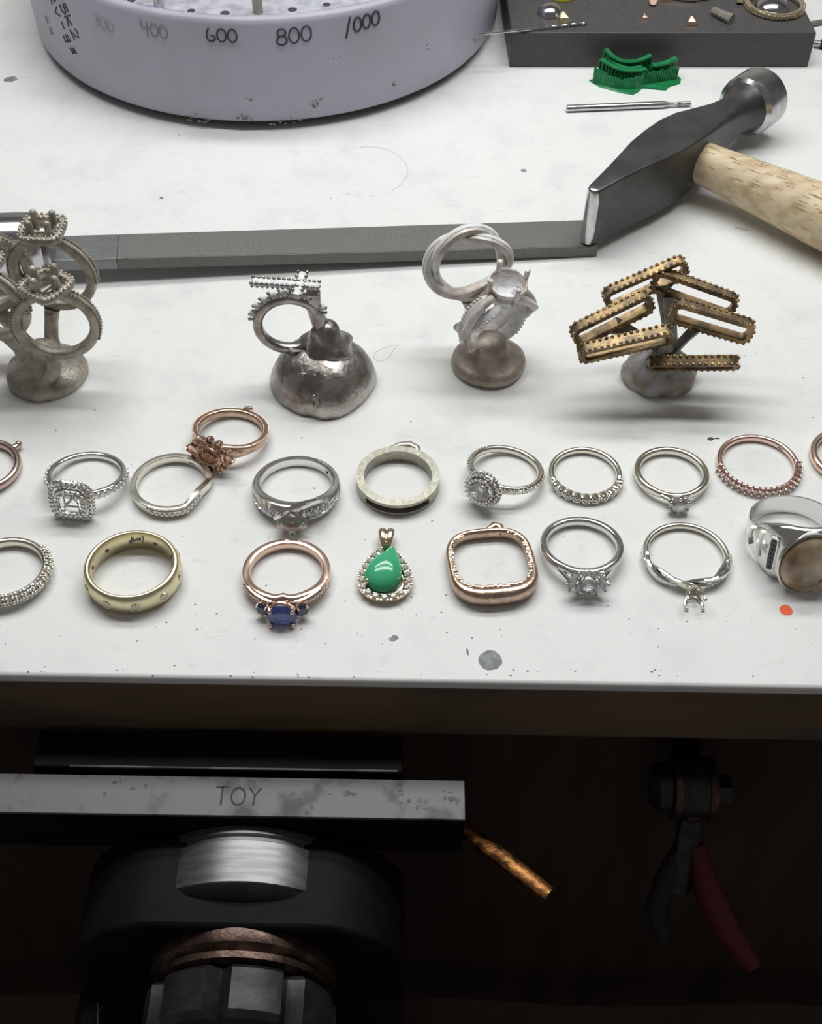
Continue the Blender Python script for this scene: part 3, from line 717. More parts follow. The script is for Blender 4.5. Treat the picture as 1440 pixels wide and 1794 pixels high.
b = MB(H); b.lathe([(5.7, .6), (5.7, 1.2), (5.3, 1.9), (4.2, 2.5), (2.5, 2.9), (.1, 3.0)], 48, sy=1.16); b.obj('agate_cabochon', 'agate', t, angle=70)
b = MB(H); rnd = random.Random(3)
for k in range(22):
    q = (3.2 + rnd.uniform(-1.8, 1.2), rnd.uniform(-3.2, 4.2), 2.0); b.prism([(x, y) for x, y in superell(rnd.uniform(.5, 1.0), rnd.uniform(.4, .9), 2, 6, rnd.random())], 0, rnd.uniform(.4, .9), Tr(*q) @ Rx(rnd.uniform(-.4, .4)) @ Ry(rnd.uniform(0, .5)), .6)
b.obj('crystal_cluster', 'agate_r', t, flat=True)

# ---- C3 pear pendant, lying face up
def pear(w_, l_, n=48, sharp=1.0):
    o = []
    for i in range(n):
        th = 2 * pi * i / n; y = -cos(th); x = sin(th) * (sin(th / 2) ** sharp if th <= pi else sin((2 * pi - th) / 2) ** sharp)
        o.append((x * w_ / 2 / .77, y * l_ / 2))
    return [(x, -y) for x, y in o]
c = P(675, 1003, 1.2)
t = thing('pear_pendant', 'gold pendant with a green pear-shaped stone ringed by small clear stones', 'pendant', (c.x, c.y, 0))
base = [(x, y) for x, y in pear(10.8, 15.5)]
b = MB(); b.tube([(x, y, 1.2) for x, y in base], (.9, .75), 8, True, up=(0, 0, 1)); b.tube([(x * .8, y * .8, .5) for x, y in base], .5, 6, True, up=(0, 0, 1)); b.obj('halo_frame', 'bail', t)
g = MB(); p_ = MB(); ev = even([(x, y, 1.75) for x, y in base], 60)
for i, q in enumerate(ev):
    if q.y > 6.3: continue
    v = Vector((q.x, q.y * .7, 0)).normalized()
    if i % 3 == 0: g.gem(Tr(q.x, q.y, q.z + .3), .85, 8)
    elif i % 3 == 1: p_.ball(q + v * .8, .42, 6, 4); p_.ball(q - v * .65, .34, 6, 4)
    else: p_.ball(q + v * .8, .42, 6, 4)
g.obj('halo_stones', 'pave', t, flat=True, kind='stuff'); p_.obj('halo_beads', 'bail', t, kind='stuff')
b = MB(Tr(.1, .6, 1.6) @ Rz(radians(-17))); cab = pear(8.6, 13.4, 48, 1.0)
b.loops([[(x * k, y * k, z) for x, y in cab] for k, z in ((.9, -1.0), (1, 0), (.985, .8), (.9, 1.7), (.74, 2.5), (.5, 3.05), (.25, 3.35), (.04, 3.42))], False, True); b.obj('green_cabochon', 'jade', t, angle=80)
b = MB()
for x, y in ((-4.0, -4.0), (4.4, -3.7)): b.tube([(x * 1.1, y * 1.1, .6), (x * 1.05, y * 1.05, 2.2), (x, y, 2.8)], .42, 6); b.ball((x, y, 3.0), .7, 10, 6)
b.obj('prongs', 'bail', t)
b = MB()
for s in (-1, 1): b.tube([(s * .5, 7.0, 1.4), (s * .75, 8.6, 2.3), (s * .9, 10.2, 2.7), (s * .95, 11.4, 2.5), (s * .8, 12.2, 1.6), (s * .6, 11.4, .9), (s * .4, 9.5, .7), (s * .3, 7.5, .7)], [(.6, .6), (.8, .85), (.9, 1.0), (.9, 1.05), (.7, .9), (.5, .7), (.4, .5), (.4, .4)], 12, up=(1, 0, 0))
b.obj('bail', 'bail', t)
g = MB(); g.gem(Tr(0, 6.9, 2.1), 1.0, 10); o = g.obj('dark_green_stone', 'emerald', t, flat=True)
b = MB()
for x, y in ((0, 8.2), (-1.0, 6.3), (1.0, 6.3)): b.ball((x, y, 2.3), .4, 8, 5)
b.obj('stone_prongs', 'bail', t)

# ================================================================== CAST TREES (raw rings still joined to their feet)
def world_thing(name, label, cat, loc, group=None):
    t = thing(name, label, cat, loc, None, group); return t, Tr(-loc[0], -loc[1], -loc[2])
GT = 'raw castings standing on their sprue feet'

# ---- T1: grey halo ring tree at the left
c1 = P(84, 658); t, W = world_thing('casting_tree', 'grey raw casting tree of beaded halo rings standing on a round foot', 'casting', (c1.x, c1.y, 0), GT)
YB = c1.y
b = MB(); b.lathe([(1.0, 11), (3.6, 10), (5.0, 7.5), (6.2, 5.2), (8.2, 3.8), (10.2, 3.0), (10.7, 1.8), (10.5, 0)], 48, wob=lambda a, z: 1 + .012 * sin(3 * a + 1) + .008 * sin(7 * a)); b.obj('foot', 'cast', t, angle=80)
def up_ring(t, W, px, py, Y, R, yaw, w_, th, material, name='ring', lean=0.0, rot=0.0):
    """an upright ring whose axis lies along the depth direction, turned by yaw; returns its matrix (head direction = +Z)"""
    c = V(px, py, Y); T = W @ Tr(*c) @ Rz(yaw) @ Rx(lean) @ Ry(rot) @ Rx(radians(-90))      # ring plane XY -> XZ, head (-y) -> +z
    b = MB(T); b.band(lambda a: sec(R - th, th, w_, 3.2), 96); o = b.obj(name, material, t); return o, T
def tree_beads(o, T, R, w_, a0, a1, n, material, r=.48):
    p_ = MB(T)
    for k in range(n):
        a = HEAD + a0 + (a1 - a0) * k / (n - 1)
        for z in (-w_, w_): p_.ball(cir(R + .05, a, z), r, 5, 3)
    p_.obj('bead_rows', material, o, kind='stuff')
def halo_head(o, T, R, half, material, nbead, posts, e=4, rot=0.0, zb=1.2, post_h=3.6, post_r=.62, post_pos=None, rows=2):
    H = T @ RM(HEAD, R + zb) @ Rz(rot); b = MB(H)
    b.tube(sqpath(half, half, e, 56, -.1), (1.0, 1.1), 8, True, up=(0, 0, 1)); b.tube(sqpath(half * .62, half * .62, 2.4, 40, -.5), (.35, 1.0), 8, True, up=(0, 0, 1))
    b.tube([(-half * .6, 0, -2.2), (-half * .45, 0, -.8), (half * .45, 0, -.8), (half * .6, 0, -2.2)], .45, 6)
    h_ = b.obj('halo', material, o)
    p_ = MB(H)
    for q in even(sqpath(half + .6, half + .6, e, 96, .85), nbead): p_.ball(q, .5, 5, 3)
    if rows > 1:
        for q in even(sqpath(half - .55, half - .55, e, 96, .85), nbead - 6): p_.ball(q, .42, 5, 3)
    p_.obj('halo_beads', material, o, kind='stuff')
    b = MB(H)
    for k in range(4):
        a = pi / 4 + k * pi / 2 + (post_pos or 0); q = (half * .72 * cos(a), half * .72 * sin(a))
        b.tube([(q[0] * .8, q[1] * .8, -1.0), (q[0], q[1], 1.2), (q[0], q[1], post_h)], post_r, 8); b.ball((q[0], q[1], post_h), post_r * 1.02, 8, 5)
    b.obj('prongs', material, o)
# lower front ring
o, T = up_ring(t, W, 98, 568, YB - 5, 10.9, radians(6), 1.5, 1.3, 'cast')
tree_beads(o, T, 10.9, .8, .5, 2.0, 18, 'cast'); tree_beads(o, T, 10.9, .8, -2.0, -.5, 18, 'cast')
halo_head(o, T @ Tr(0, 0, 0), 10.6, 4.9, 'cast', 30, 4, 4.5, pi / 4 + .12, 1.4, 3.4, 1.05, pi / 4)
# upper rear ring
o, T = up_ring(t, W, 93, 478, YB + 9, 11.4, radians(-6), 1.5, 1.3, 'cast')
tree_beads(o, T, 11.4, .8, .45, 1.7, 18, 'cast'); tree_beads(o, T, 11.4, .8, -1.7, -.45, 18, 'cast')
halo_head(o, T, 11.2, 4.7, 'cast', 28, 4, 4.5, .05, 2.0, 3.2, .95, 0)
# two rings at the left, partly outside the photo
o, T = up_ring(t, W, -28, 478, YB + 9, 12.2, radians(12), 1.5, 1.3, 'cast'); tree_beads(o, T, 12.2, .75, .1, 1.7, 20, 'cast'); halo_head(o, T, 12.2, 4.7, 'cast', 28, 4, 4.5, 0, 1.6)
o, T = up_ring(t, W, -18, 532, YB - 3, 10.8, radians(-14), 1.5, 1.3, 'cast'); tree_beads(o, T, 10.8, .75, .1, 1.6, 20, 'cast'); halo_head(o, T, 10.8, 4.7, 'cast', 28, 4, 4.5, 0, 1.2)
def sprue(t, W, pts, rad, material, name='sprue'):
    b = MB(W); b.tube(pts, rad, 12); return b.obj(name, material, t, angle=80)
def vv(*l): return [V(*q) for q in l]
cT = Vector((c1.x, c1.y, 6))
sprue(t, W, [cT + Vector((2, 1, -3)), V(93, 612, YB + 2), V(90, 590, YB + 5), V(90, 562, YB + 7), V(91, 545, YB + 9), V(92, 538, YB + 9)], [3.2, 2.4, 1.85, 1.8, 2.0, 2.2], 'cast')
sprue(t, W, [Vector((c1.x + .5, c1.y - 6.3, 1.5)), V(94, 650, YB - 6), V(95, 628, YB - 5.4), V(97, 620, YB - 5)], [2.2, 1.9, 1.9, 1.9], 'cast')
sprue(t, W, [cT + Vector((3, 0, -4)), V(60, 636, YB), V(50, 628, YB), V(32, 606, YB - 1), V(10, 588, YB - 2), V(-12, 580, YB - 3)], [2.0, 2.6, 2.5, 1.9, 1.7, 1.7], 'cast')
sprue(t, W, [cT + Vector((3, 2, -4)), V(60, 630, YB + 3), V(48, 612, YB + 4), V(26, 575, YB + 7), V(4, 552, YB + 9), V(-22, 538, YB + 9)], [2, 2.6, 2.4, 2.0, 2.0, 2.0], 'cast')

# ---- T2: ring and cross on a domed blob
c2 = P(566, 672); YB = c2.y
t, W = world_thing('casting_tree', 'small stone-set ring and beaded cross casting on a lumpy shiny metal dome', 'casting', (c2.x, c2.y, 0), GT)
b = MB(); b.lathe([(.5, 12.6), (3.0, 12.4), (6.0, 11.6), (9.0, 10.0), (11.6, 7.4), (13.2, 4.2), (13.9, 1.6), (13.7, 0)], 64, wob=lambda a, z: 1 + .022 * sin(4 * a + .5) + .02 * sin(3 * a) - .05 * exp(-((a - 4.55) / .13) ** 2)); b.obj('dome_foot', 'cast_d', t, angle=80)
b = MB(Tr(1.2, 2.0, 0)); b.lathe([(1.0, 19.2), (2.4, 18.6), (3.7, 16.8), (4.2, 15.0), (5.4, 13.6), (6.6, 12.4), (7.0, 10.8), (6.6, 9)], 40, wob=lambda a, z: 1 + .06 * sin(5 * a + z) + .05 * sin(3 * a + 2 * z)); b.obj('sprue_knob', 'cast_d', t, angle=80)
rnd = random.Random(9); b = MB()
for k in range(26):
    b.ball((rnd.uniform(-5, 2), rnd.uniform(-8.6, -5), 9.6 + rnd.uniform(-1.4, 1.4)), (rnd.uniform(.4, 1.1), rnd.uniform(.4, 1.0), rnd.uniform(.3, .7)), 7, 4)
for k in range(10): b.ball((-.6 + rnd.uniform(-.7, .7), -13.2 + .4 * k * .1, 7.2 - k * .6), (.7, .6, .6), 7, 4)
b.obj('casting_flash', 'cast_d', t, kind='stuff', angle=80)
o, T = up_ring(t, W, 507, 567, YB + 1, 9.3, radians(4), 1.4, 1.25, 'cast_d', 'ring', 0, radians(-4))
b = MB(T)
for k in range(9):
    a = HEAD - 1.1 + k * .275
    g = MB(T); g.ball(cir(9.6, a, 0), (1.15, 1.15, 1.0), 8, 5); g.obj('white_stone', 'invest', o)
for k in range(10):
    a = HEAD - 1.24 + k * .275
    for z in (-.85, .85): b.tube([cir(8.2, a, z * .8), cir(10.1, a, z * 1.1)], .34, 6); b.ball(cir(10.2, a, z * 1.1), .5, 8, 5)
b.obj('prongs', 'cast_d', o)
sprue(t, W, vv((525, 640, YB + 1), (523, 618, YB + 1), (524, 606, YB + 1)), [(3.4, 3.4), (2.2, 2.2), (3.0, 2.0)], 'cast_d')
b = MB(W); b.tube(vv((560, 628, YB + 2), (566, 600, YB + 2), (562, 570, YB + 2), (552, 545, YB + 2), (545, 522, YB + 2)), [(1.9, 2.6), (1.2, 2.4), (1.1, 2.2), (1.1, 2.0), (1.4, 1.8)], 10, up=(1, 0, 0)); b.obj('sprue', 'cast_d', t, angle=70)
A_, B_ = V(442, 494, YB - 1), V(558, 502, YB + 2); ax = (B_ - A_).normalized(); side = Vector((.1, 1, 0)).normalized(); upx = ax.cross(side)
X0 = A_.lerp(B_, .71)
b = MB(W); b.tube([A_, B_], (.8, 1.25), 8, up=side); b.tube([X0 - side * 4.6, X0 + side * 4.6], (.8, 1.25), 8, up=ax); o = b.obj('cross', 'invest', t)
b = MB(W)
for k in range(14):
    q = A_.lerp(B_, k / 13)
    for s in (-1, 1): b.ball(q + side * s * 1.2 + Vector((0, 0, .55)), .52, 8, 5); b.ball(q + side * s * .8 + Vector((0, 0, -.6)), .45, 6, 4)
for k in range(6):
    q = X0 + side * (-4.6 + 9.2 * k / 5)
    for s in (-1, 1): b.ball(q + ax * s * 1.15 + Vector((0, 0, .6)), .52, 8, 5)
b.obj('cross_beads', 'cast_d', o, kind='stuff')
b = MB(W); b.box(V(549, 524, YB + 1.6), (3.6, 2.6, 5.0)); b.obj('cross_support', 'cast_d', t, bevel=.6)

# ---- T3: braided rings
c3 = P(855, 640); YB = c3.y
t, W = world_thing('casting_tree', 'pinkish white casting tree of braided rings with a four-prong head on a round foot', 'casting', (c3.x, c3.y, 0), GT)
b = MB(); b.lathe([(1.0, 10), (4.3, 9), (5.0, 6.5), (6.4, 4.6), (8.4, 3.4), (9.8, 2.6), (10.1, 1.4), (9.7, 0)], 48, wob=lambda a, z: 1 + .012 * sin(4 * a)); b.obj('foot', 'cast_b', t, angle=80)
c = V(868, 556, YB); RR = 10.8
axv = Vector((.51, -.76, -.40)).normalized(); hdv = Vector((.204, -.304, .84)); hdv = (hdv - axv * hdv.dot(axv)).normalized(); xv = (-hdv).cross(axv)
T = W @ Matrix(((xv.x, -hdv.x, axv.x, c.x), (xv.y, -hdv.y, axv.y, c.y), (xv.z, -hdv.z, axv.z, c.z), (0, 0, 0, 1)))
def braid(T, R, wz, wr, cyc, ph, rad, n=120, a0=0, a1=2 * pi, rz=0, e=2.6):
    pts = []; ups = []; full = a1 - a0 > 6.2
    for k in range(n):
        a = a0 + (a1 - a0) * k / (n if full else n - 1); x = cyc * a + ph
        pts.append((cos(a) * (R + wr * cos(x)), sin(a) * (R + wr * cos(x)), wz * sin(x) + rz)); ups.append(Vector((cos(a), sin(a), 0)))
    b = MB(T); b.tube(pts, rad, 12, closed=full, up=ups, e=e); return b, pts
O0, O1 = HEAD + .30, HEAD + 2 * pi - .30
b, p1 = braid(T, RR - 1.1, 2.0, .5, 2, .4, [(.9 + 1.3 * sin(pi * k / 119) ** .4, .9) for k in range(120)], 120, O0, O1, 0, 3.5); ringo = b.obj('ring', 'cast_p', t)
b, p2 = braid(T, RR - 1.1, 2.0, .5, 2, .4 + pi, [(.9 + 1.1 * sin(pi * k / 119) ** .4, .9) for k in range(120)], 120, O0, O1, 0, 3.5); b.obj('braid_strand', 'invest', ringo)
b, p3 = braid(T, RR + .1, 1.4, .5, 2, 1.5, (1.05, .9), 120, O0 + .04, O1 - .04); b.obj('braid_strand', 'cast_p', ringo)
b = MB(T)
for pp in (p1, p2):
    for k in range(6, 114, 2):
        if 45 < k < 75: continue
        q = Vector(pp[k]); v = Vector((q.x, q.y, 0)).normalized()
        for s in (-1, 1): b.ball(q + v * .8 + Vector((0, 0, s * (.65 + 1.1 * sin(pi * k / 119) ** .4))), .38, 6, 4)
b.obj('pave_beads', 'cast_p', ringo, kind='stuff')
bc = V(888, 502, YB - 1); H = W @ frame(bc, (1, .1, 0), (.10, -.22, 1)); bw = W @ bc
b = MB(H); b.tube(sqpath(4.9, 4.7, 2, 48, 1.2), (.32, .5), 8, True, up=(0, 0, 1)); b.lathe([(5.0, 1.2), (4.8, -.8), (3.8, -3.4), (3.0, -5.5), (2.6, -5.5), (3.2, -2.8), (4.1, -.6), (4.6, 1.1)], 36, sy=.95, hollow=True); b.obj('bezel_cup', 'cast_p', ringo, angle=70)
b = MB(H); b.lathe([(.1, -2.2), (2.4, -2.0), (3.6, -1.0), (4.3, -.2), (4.2, -3), (3.0, -5), (.1, -5.5)], 36, sy=.95); b.obj('plaster_fill', 'invest', ringo, angle=70)
b = MB(H)
for k in range(4):
    a = radians(20 + 90 * k); q = (5.1 * cos(a), 4.85 * sin(a)); b.tube([(q[0] * .9, q[1] * .9, -2.5), (q[0], q[1], .3), (q[0] * 1.03, q[1] * 1.03, 4.2)], .7, 12); b.ball((q[0] * 1.03, q[1] * 1.03, 4.2), (.7, .7, .35), 12, 5)
b.obj('prongs', 'cast_p', ringo)
c = V(820, 463, YB + 8); T2 = W @ Tr(*c) @ Rz(radians(8)) @ Rx(radians(-90))
b, q1 = braid(T2, 9.6, 1.3, 1.0, 2.0, .2, (1.7, 1.05), e=3.4); ring2 = b.obj('ring', 'cast_p', t, label='plain braided ring without a head')
b, q2 = braid(T2, 9.6, 1.3, 1.0, 2.0, .2 + pi, (1.7, 1.05), e=3.4); b.obj('braid_strand', 'cast_p', ring2)
b, q3 = braid(T2, 10.4, 1.3, 1.0, 2.0, .2 + pi, (.8, .6)); b.obj('plaster_fill', 'invest', ring2)
b, q3 = braid(T2, 10.4, 1.3, 1.0, 2.0, .2, (.8, .6)); b.obj('plaster_fill', 'invest', ring2)
sprue(t, W, [Vector((c3.x, c3.y, 1)), V(853, 618, YB), V(849, 606, YB), V(851, 598, YB + .5), V(851, 595, YB + .5)], [3.8, 3.6, 3.4, 2.8, 1.4], 'cast_b')
sprue(t, W, [Vector((c3.x - .5, c3.y + 3, 2)), V(846, 615, YB + 3), V(840, 600, YB + 5), V(832, 566, YB + 7), V(826, 540, YB + 8), V(822, 524, YB + 8)], [2.6, 2.4, 2.0, 1.7, 1.7, 2.2], 'cast_b')

# ---- T4: six brass frames
c4_ = P(1152, 664); YB = c4_.y
t, W = world_thing('casting_tree', 'dark brass casting tree of six beaded rectangular frames branching from a stubby foot', 'casting', (c4_.x, c4_.y, 0), GT)
b = MB(); b.lathe([(1.5, 12), (3.2, 10.5), (5.6, 8.5), (8.2, 6.2), (9.9, 3.5), (9.9, 1.2), (9.6, 0)], 48, sx=1, sy=.82, wob=lambda a, z: 1 + .025 * sin(6 * a + 1) + .02 * sin(9 * a)); b.obj('foot', 'brass_b', t, angle=80)
hub = Vector((c4_.x + 2.0, c4_.y, 9.5))
def rrect(hx, hy, r, n=5):
    o = []
    for cx, cy, a0 in ((hx - r, hy - r, 0), (-hx + r, hy - r, pi / 2), (-hx + r, -hy + r, pi), (hx - r, -hy + r, 3 * pi / 2)):
        for k in range(n + 1): a = a0 + pi / 2 * k / n; o.append((cx + r * cos(a), cy + r * sin(a), 0))
    return o
def brass_frame(Lp, Rp, YL, YR, hh, nrm, dep, att, ratt=1.5, lab=None):
    """Lp,Rp: ends of the long centre line; nrm: direction the open face looks to; dep: width of the band"""
    A_, B_ = V(Lp[0], Lp[1], YL), V(Rp[0], Rp[1], YR); x = (B_ - A_); Lh = x.length / 2; T = W @ frame((A_ + B_) / 2, x, Vector(nrm))
    path = even(rrect(Lh, hh, min(1.6, hh * .8)), 72)
    b = MB(T); ups = [Vector((0, 0, 1))] * 72
    b.tube(path, (dep / 2, .48), 8, True, up=(0, 0, 1), e=5) if False else b.loops([[(p + v * s * .62 + Vector((0, 0, z))) for s, z in ((-1, -dep / 2), (1, -dep / 2), (1, dep / 2), (-1, dep / 2))] for p, v in ((p, _out(path, i)) for i, p in enumerate(path))], True)
    o = b.obj('frame', 'brass', t, angle=50, label=lab)
    p_ = MB(T); ev = even(rrect(Lh + .62, hh + .62, min(1.9, hh)), int((Lh * 4 + hh * 4) / 1.5))
    for q in ev:
        for z in (-dep * .4, dep * .4): p_.ball(q + Vector((0, 0, z)), .5, 6, 4)
    p_.obj('bead_rows', 'brass', o, kind='stuff')
    e_ = A_.lerp(B_, att) - (T.to_3x3() @ Vector((0, 1, 0))) * hh * (1 if (T.to_3x3() @ Vector((0, 1, 0))).z > 0 else -1)
    b = MB(W); b.tube([hub, hub.lerp(e_, .5), e_], [(ratt * 1.25, ratt), (ratt, ratt * .8), (ratt * 1.5, ratt)], 8, e=4); b.obj('sprue', 'brass_d', t, angle=50)
def _out(path, i):
    n = len(path); tg = (path[(i + 1) % n] - path[i - 1]).normalized(); return Vector((tg.y, -tg.x, 0))
brass_frame((1005, 582), (1140, 534), YB - 5, YB - 3, 2.6, (.28, -.94, -.02), 3.0, .5)
brass_frame((1062, 520), (1200, 472), YB + 7, YB + 9, 3.0, (.25, -.92, -.12), 2.6, .7)
brass_frame((1148, 498), (1284, 528), YB + 6, YB + 5, 2.8, (-.25, -.95, -.02), 2.8, .25)
brass_frame((1180, 545), (1313, 580), YB - 2, YB - 4, 2.6, (-.15, -.94, -.02), 3.0, .38)
brass_frame((1018, 617), (1174, 588), YB - 10, YB - 9, 2.2, (.15, -.9, -.28), 3.0, .85)
brass_frame((1140, 648), (1288, 624), YB - 11, YB - 9, 1.7, (0, -.8, -.5), 2.8, .2)

# ================================================================== TURNTABLE
TC, TR_, TH = (-56.5, 461.0), 86.0, 38.9
t, W = world_thing('bur_stand', 'large round lilac-white plastic turntable with a ring of holes and handwritten grit numbers', 'tool stand', (TC[0], TC[1], 0))
b = MB(); b.lathe([(TR_ - 6, TH - 4), (TR_ - 4.6, TH - 1.2), (TR_ - 2.6, TH - .1), (TR_ - 1.2, TH - .2), (TR_ - .3, TH - 1.0), (TR_, TH - 2.4), (TR_ + .4, 20), (TR_ - .2, 4.5), (TR_ - 1.2, 3.0), (TR_ - 2.4, 2.8), (TR_ - 3, 3.4)], 160, hollow=True); b.obj('drum', 'lilac', t, angle=60)
b = MB(); b.lathe([(.5, TH - 1.0), (TR_ - 4.6, TH - 1.0), (TR_ - 4.2, TH - 3), (.5, TH - 3)], 128); b.obj('top_plate', 'lilac_t', t)
b = MB(); b.lathe([(TR_ - 12, 3.2), (TR_ - 12, 0)], 96); b.obj('foot_ring', 'blackrub', t)
SEEN = [(230, 2), (335, 20), (394, 24), (512, 18), (615, 0)]
RH = None
for i, (px, py) in enumerate([(230, 2), (279, 11), (335, 20), (394, 24), (452, 20), (512, 18), (572, 9), (622, -2)]):
    q = P(px, py, TH - 1.0); x, y = q.x - TC[0], q.y - TC[1]
    b = MB(); b.lathe([(1.15, .05), (2.3 if i in (3, 5) else 1.9, .05), (2.35 if i in (3, 5) else 1.95, .02)][::-1] + [(1.1, .06)], 20, Tr(x, y, TH - 1.0)); b.obj('hole_rim', 'lilac_t', t)
    b = MB(); b.lathe([(1.5 if i in (3, 5) else 1.3, .12), (1.5 if i in (3, 5) else 1.3, -.2)], 20, Tr(x, y + .25, TH - 1.0)); b.obj('hole', 'hole', t)
for k in range(34):
    a = radians(-40 + k * 8.2)
    if cos(a - radians(90)) < -.55: continue
    b = MB(); b.lathe([(1.3, .12), (1.3, -.2)], 16, Tr(79.5 * cos(a), 79.5 * sin(a), TH - 1.0)); b.obj('hole', 'hole', t)
for i, (px, py, lb) in enumerate(((279, 12, 'thin steel mandrel standing in the turntable rim above the faded number 400'), (452, 22, 'thin brass-toned mandrel standing in the turntable rim between the numbers 600 and 800'))):
    q = P(px, py, TH - 1.0); mt = thing('mandrel', lb, 'mandrel', (q.x, q.y, TH - 1.0), None, 'mandrels standing in the turntable')
    b = MB(); b.lathe([(1.6, 16), (1.62, 0)][::1], 20); b.lathe([(1.2, 38), (1.2, 16)], 16); b.obj('shank', ['steel_b', 'silver_b'][i], mt)
    b = MB(); b.lathe([(1.8, 44), (3.2, 43.5), (3.2, 40), (1.8, 39), (1.2, 37)], 20); b.obj('mandrel_head', 'steel', mt)
GL = {'0': [[(.5 + .42 * cos(a), .5 + .48 * sin(a)) for a in [pi * .6 + 2 * pi * k / 14 for k in range(15)]]],
      '8': [[(.5 + .34 * cos(a), .76 + .24 * sin(a)) for a in [2 * pi * k / 12 for k in range(13)]], [(.5 + .42 * cos(a), .27 + .28 * sin(a)) for a in [2 * pi * k / 12 for k in range(13)]]],
      '6': [[(.35, 1.0), (.15, .7), (.1, .4), (.2, .1), (.5, 0), (.8, .1), (.9, .3), (.75, .45), (.5, .45)]],
      '4': [[(.1, 1), (.12, .45), (.95, .5)], [(.75, .95), (.7, .5), (.72, -.15)]],
      '1': [[(.75, 1.15), (.5, .5), (.25, -.2)]], '3': [[(.1, .95), (.6, 1), (.85, .8), (.5, .55), (.9, .35), (.7, .05), (.1, .05)]],
      '5': [[(.85, 1), (.2, 1), (.2, .6), (.7, .6), (.9, .3), (.6, 0), (.1, .05)]], '2': [[(.1, .8), (.4, 1), (.8, .85), (.7, .5), (.1, 0), (.9, .05)]],
      'k': [[(.1, 1), (.1, 0)], [(.8, .7), (.15, .35), (.85, 0)]], 'l': [[(.4, 1.1), (.4, 0)]], 'R': [[(.1, 0), (.1, 1), (.6, 1), (.7, .75), (.1, .5), (.8, 0)]],
      'v': [[(.1, .7), (.4, 0), (.8, .7)]], 'g': [[(.8, .6), (.3, .6), (.2, .3), (.7, .2), (.8, .6), (.7, -.3), (.2, -.2)]], 's': [[(.8, .65), (.3, .6), (.5, .35), (.7, .15), (.2, 0)]],
      '-': [[(.2, .5), (.8, .5)]]}
def write_cyl(s, px, py, h, wd, slant, material, r=.26, name='handwriting', rot=0.0):
    a0, z0 = cyl_hit(px, py, TC, TR_); b = MB(); n = len(s)
    for i, ch in enumerate(s):
        for st in GL.get(ch, []):
            pts = []
            for x, y in st:
                X = (i - n / 2 + x) * wd; Y_ = (y - .5) * h
                X, Y_ = X * cos(rot) - Y_ * sin(rot), X * sin(rot) + Y_ * cos(rot)
                Y_ += X * slant; aa = a0 + X / TR_; rr = TR_ + .33 - abs(z0 + Y_ - 20) * .015
                pts.append((rr * cos(aa), rr * sin(aa), z0 + Y_))
            if len(pts) > 1: b.tube(pts, r, 5)
    b.obj(name, material, t)
write_cyl('600', 388, 62, 4.4, 3.4, 0, 'ink', .3); write_cyl('800', 515, 62, 5.2, 3.9, .06, 'ink', .28)
write_cyl('1000', 634, 40, 4.8, 3.2, .10, 'ink', .34); write_cyl('400', 270, 52, 4.6, 3.2, -.06, 'ink_f', .25); write_cyl('300', 181, 40, 4.2, 2.9, -.1, 'ink_v', .25)
write_cyl('15k2', 118, 26, 4.0, 4.2, 0, 'ink', .33, rot=radians(-62)); write_cyl('Rv-gs', 112, 44, 4.0, 4.2, 0, 'ink', .33, rot=radians(-62)); write_cyl('--', 88, 44, 7, 4, 0, 'ink_f', .6, rot=radians(-66))
b = MB(); rnd = random.Random(21)
for px, py, n_, sp in ((548, 182, 10, 1.6), (345, 212, 10, 2.4), (425, 205, 8, 1.2), (440, 175, 5, .7), (500, 218, 8, 3), (755, 75, 6, 2), (690, 148, 4, .4), (130, 90, 6, 2), (600, 105, 6, 3), (830, 70, 5, 2)):
    a0, z0 = cyl_hit(px, py, TC, TR_)
    for k in range(n_):
        aa = a0 + rnd.gauss(0, sp) / TR_; zz = max(2.6, z0 + rnd.gauss(0, sp * .5)); b.ball(((TR_ + .1) * cos(aa), (TR_ + .1) * sin(aa), zz), (rnd.uniform(.2, .6), rnd.uniform(.2, .5), rnd.uniform(.15, .4)), 6, 3)
b.obj('grime_spots', 'grime', t, kind='stuff')

# round tin corner at the top left
q = P(-8, -40); tin = thing('metal_tin', 'ribbed rim of a round metal tin peeking in beside the turntable', 'tin', (q.x - 6, q.y + 6, 0))
b = MB(); b.lathe([(14, 6), (17, 6.4), (17.6, 6), (17.8, 4.8), (17.3, 4.2), (18.0, 3.4), (17.4, 2.6), (17.9, 1.6), (17.5, 0)], 64); b.obj('tin_body', 'steel', tin)
b = MB(); b.lathe([(.5, 5.2), (14, 5.2), (14, 4.4)], 64); b.obj('tin_lid', 'steel', tin)

# ================================================================== CHARCOAL BLOCK AND WHAT LIES ON IT
BH = 13.0; q0 = P(892, 118); q1 = P(1415, 118); ang = atan2(q1.y - q0.y, q1.x - q0.x); bl = (q1 - q0).length
blk = thing('bench_block', 'dark charcoal-coloured rectangular block holding small scraps and two polished domes', 'block', ((q0.x + q1.x) / 2, (q0.y + q1.y) / 2, 0), Rz(ang))
b = MB(); b.box((0, 31, BH / 2), (bl, 62, BH)); b.obj('block_body', 'block', blk, bevel=.5)
BI = blk.matrix_world.inverted()
def dome(px, py, r, h):
    c = P(px, py, BH); l = BI @ (c * U) / U
    b = MB(Tr(l.x, l.y, BH)); b.lathe([(r * sin(x), h * cos(x)) for x in [.02 + (pi / 2 - .02) * k / 12 for k in range(13)]] + [(r, -.3)], 40); b.obj('steel_dome', 'chrome', blk, angle=80)
dome(963, 24, 4.5, 3.6); dome(1352, 15, 6.2, 4.2)
GS = 'metal scraps on the charcoal block'
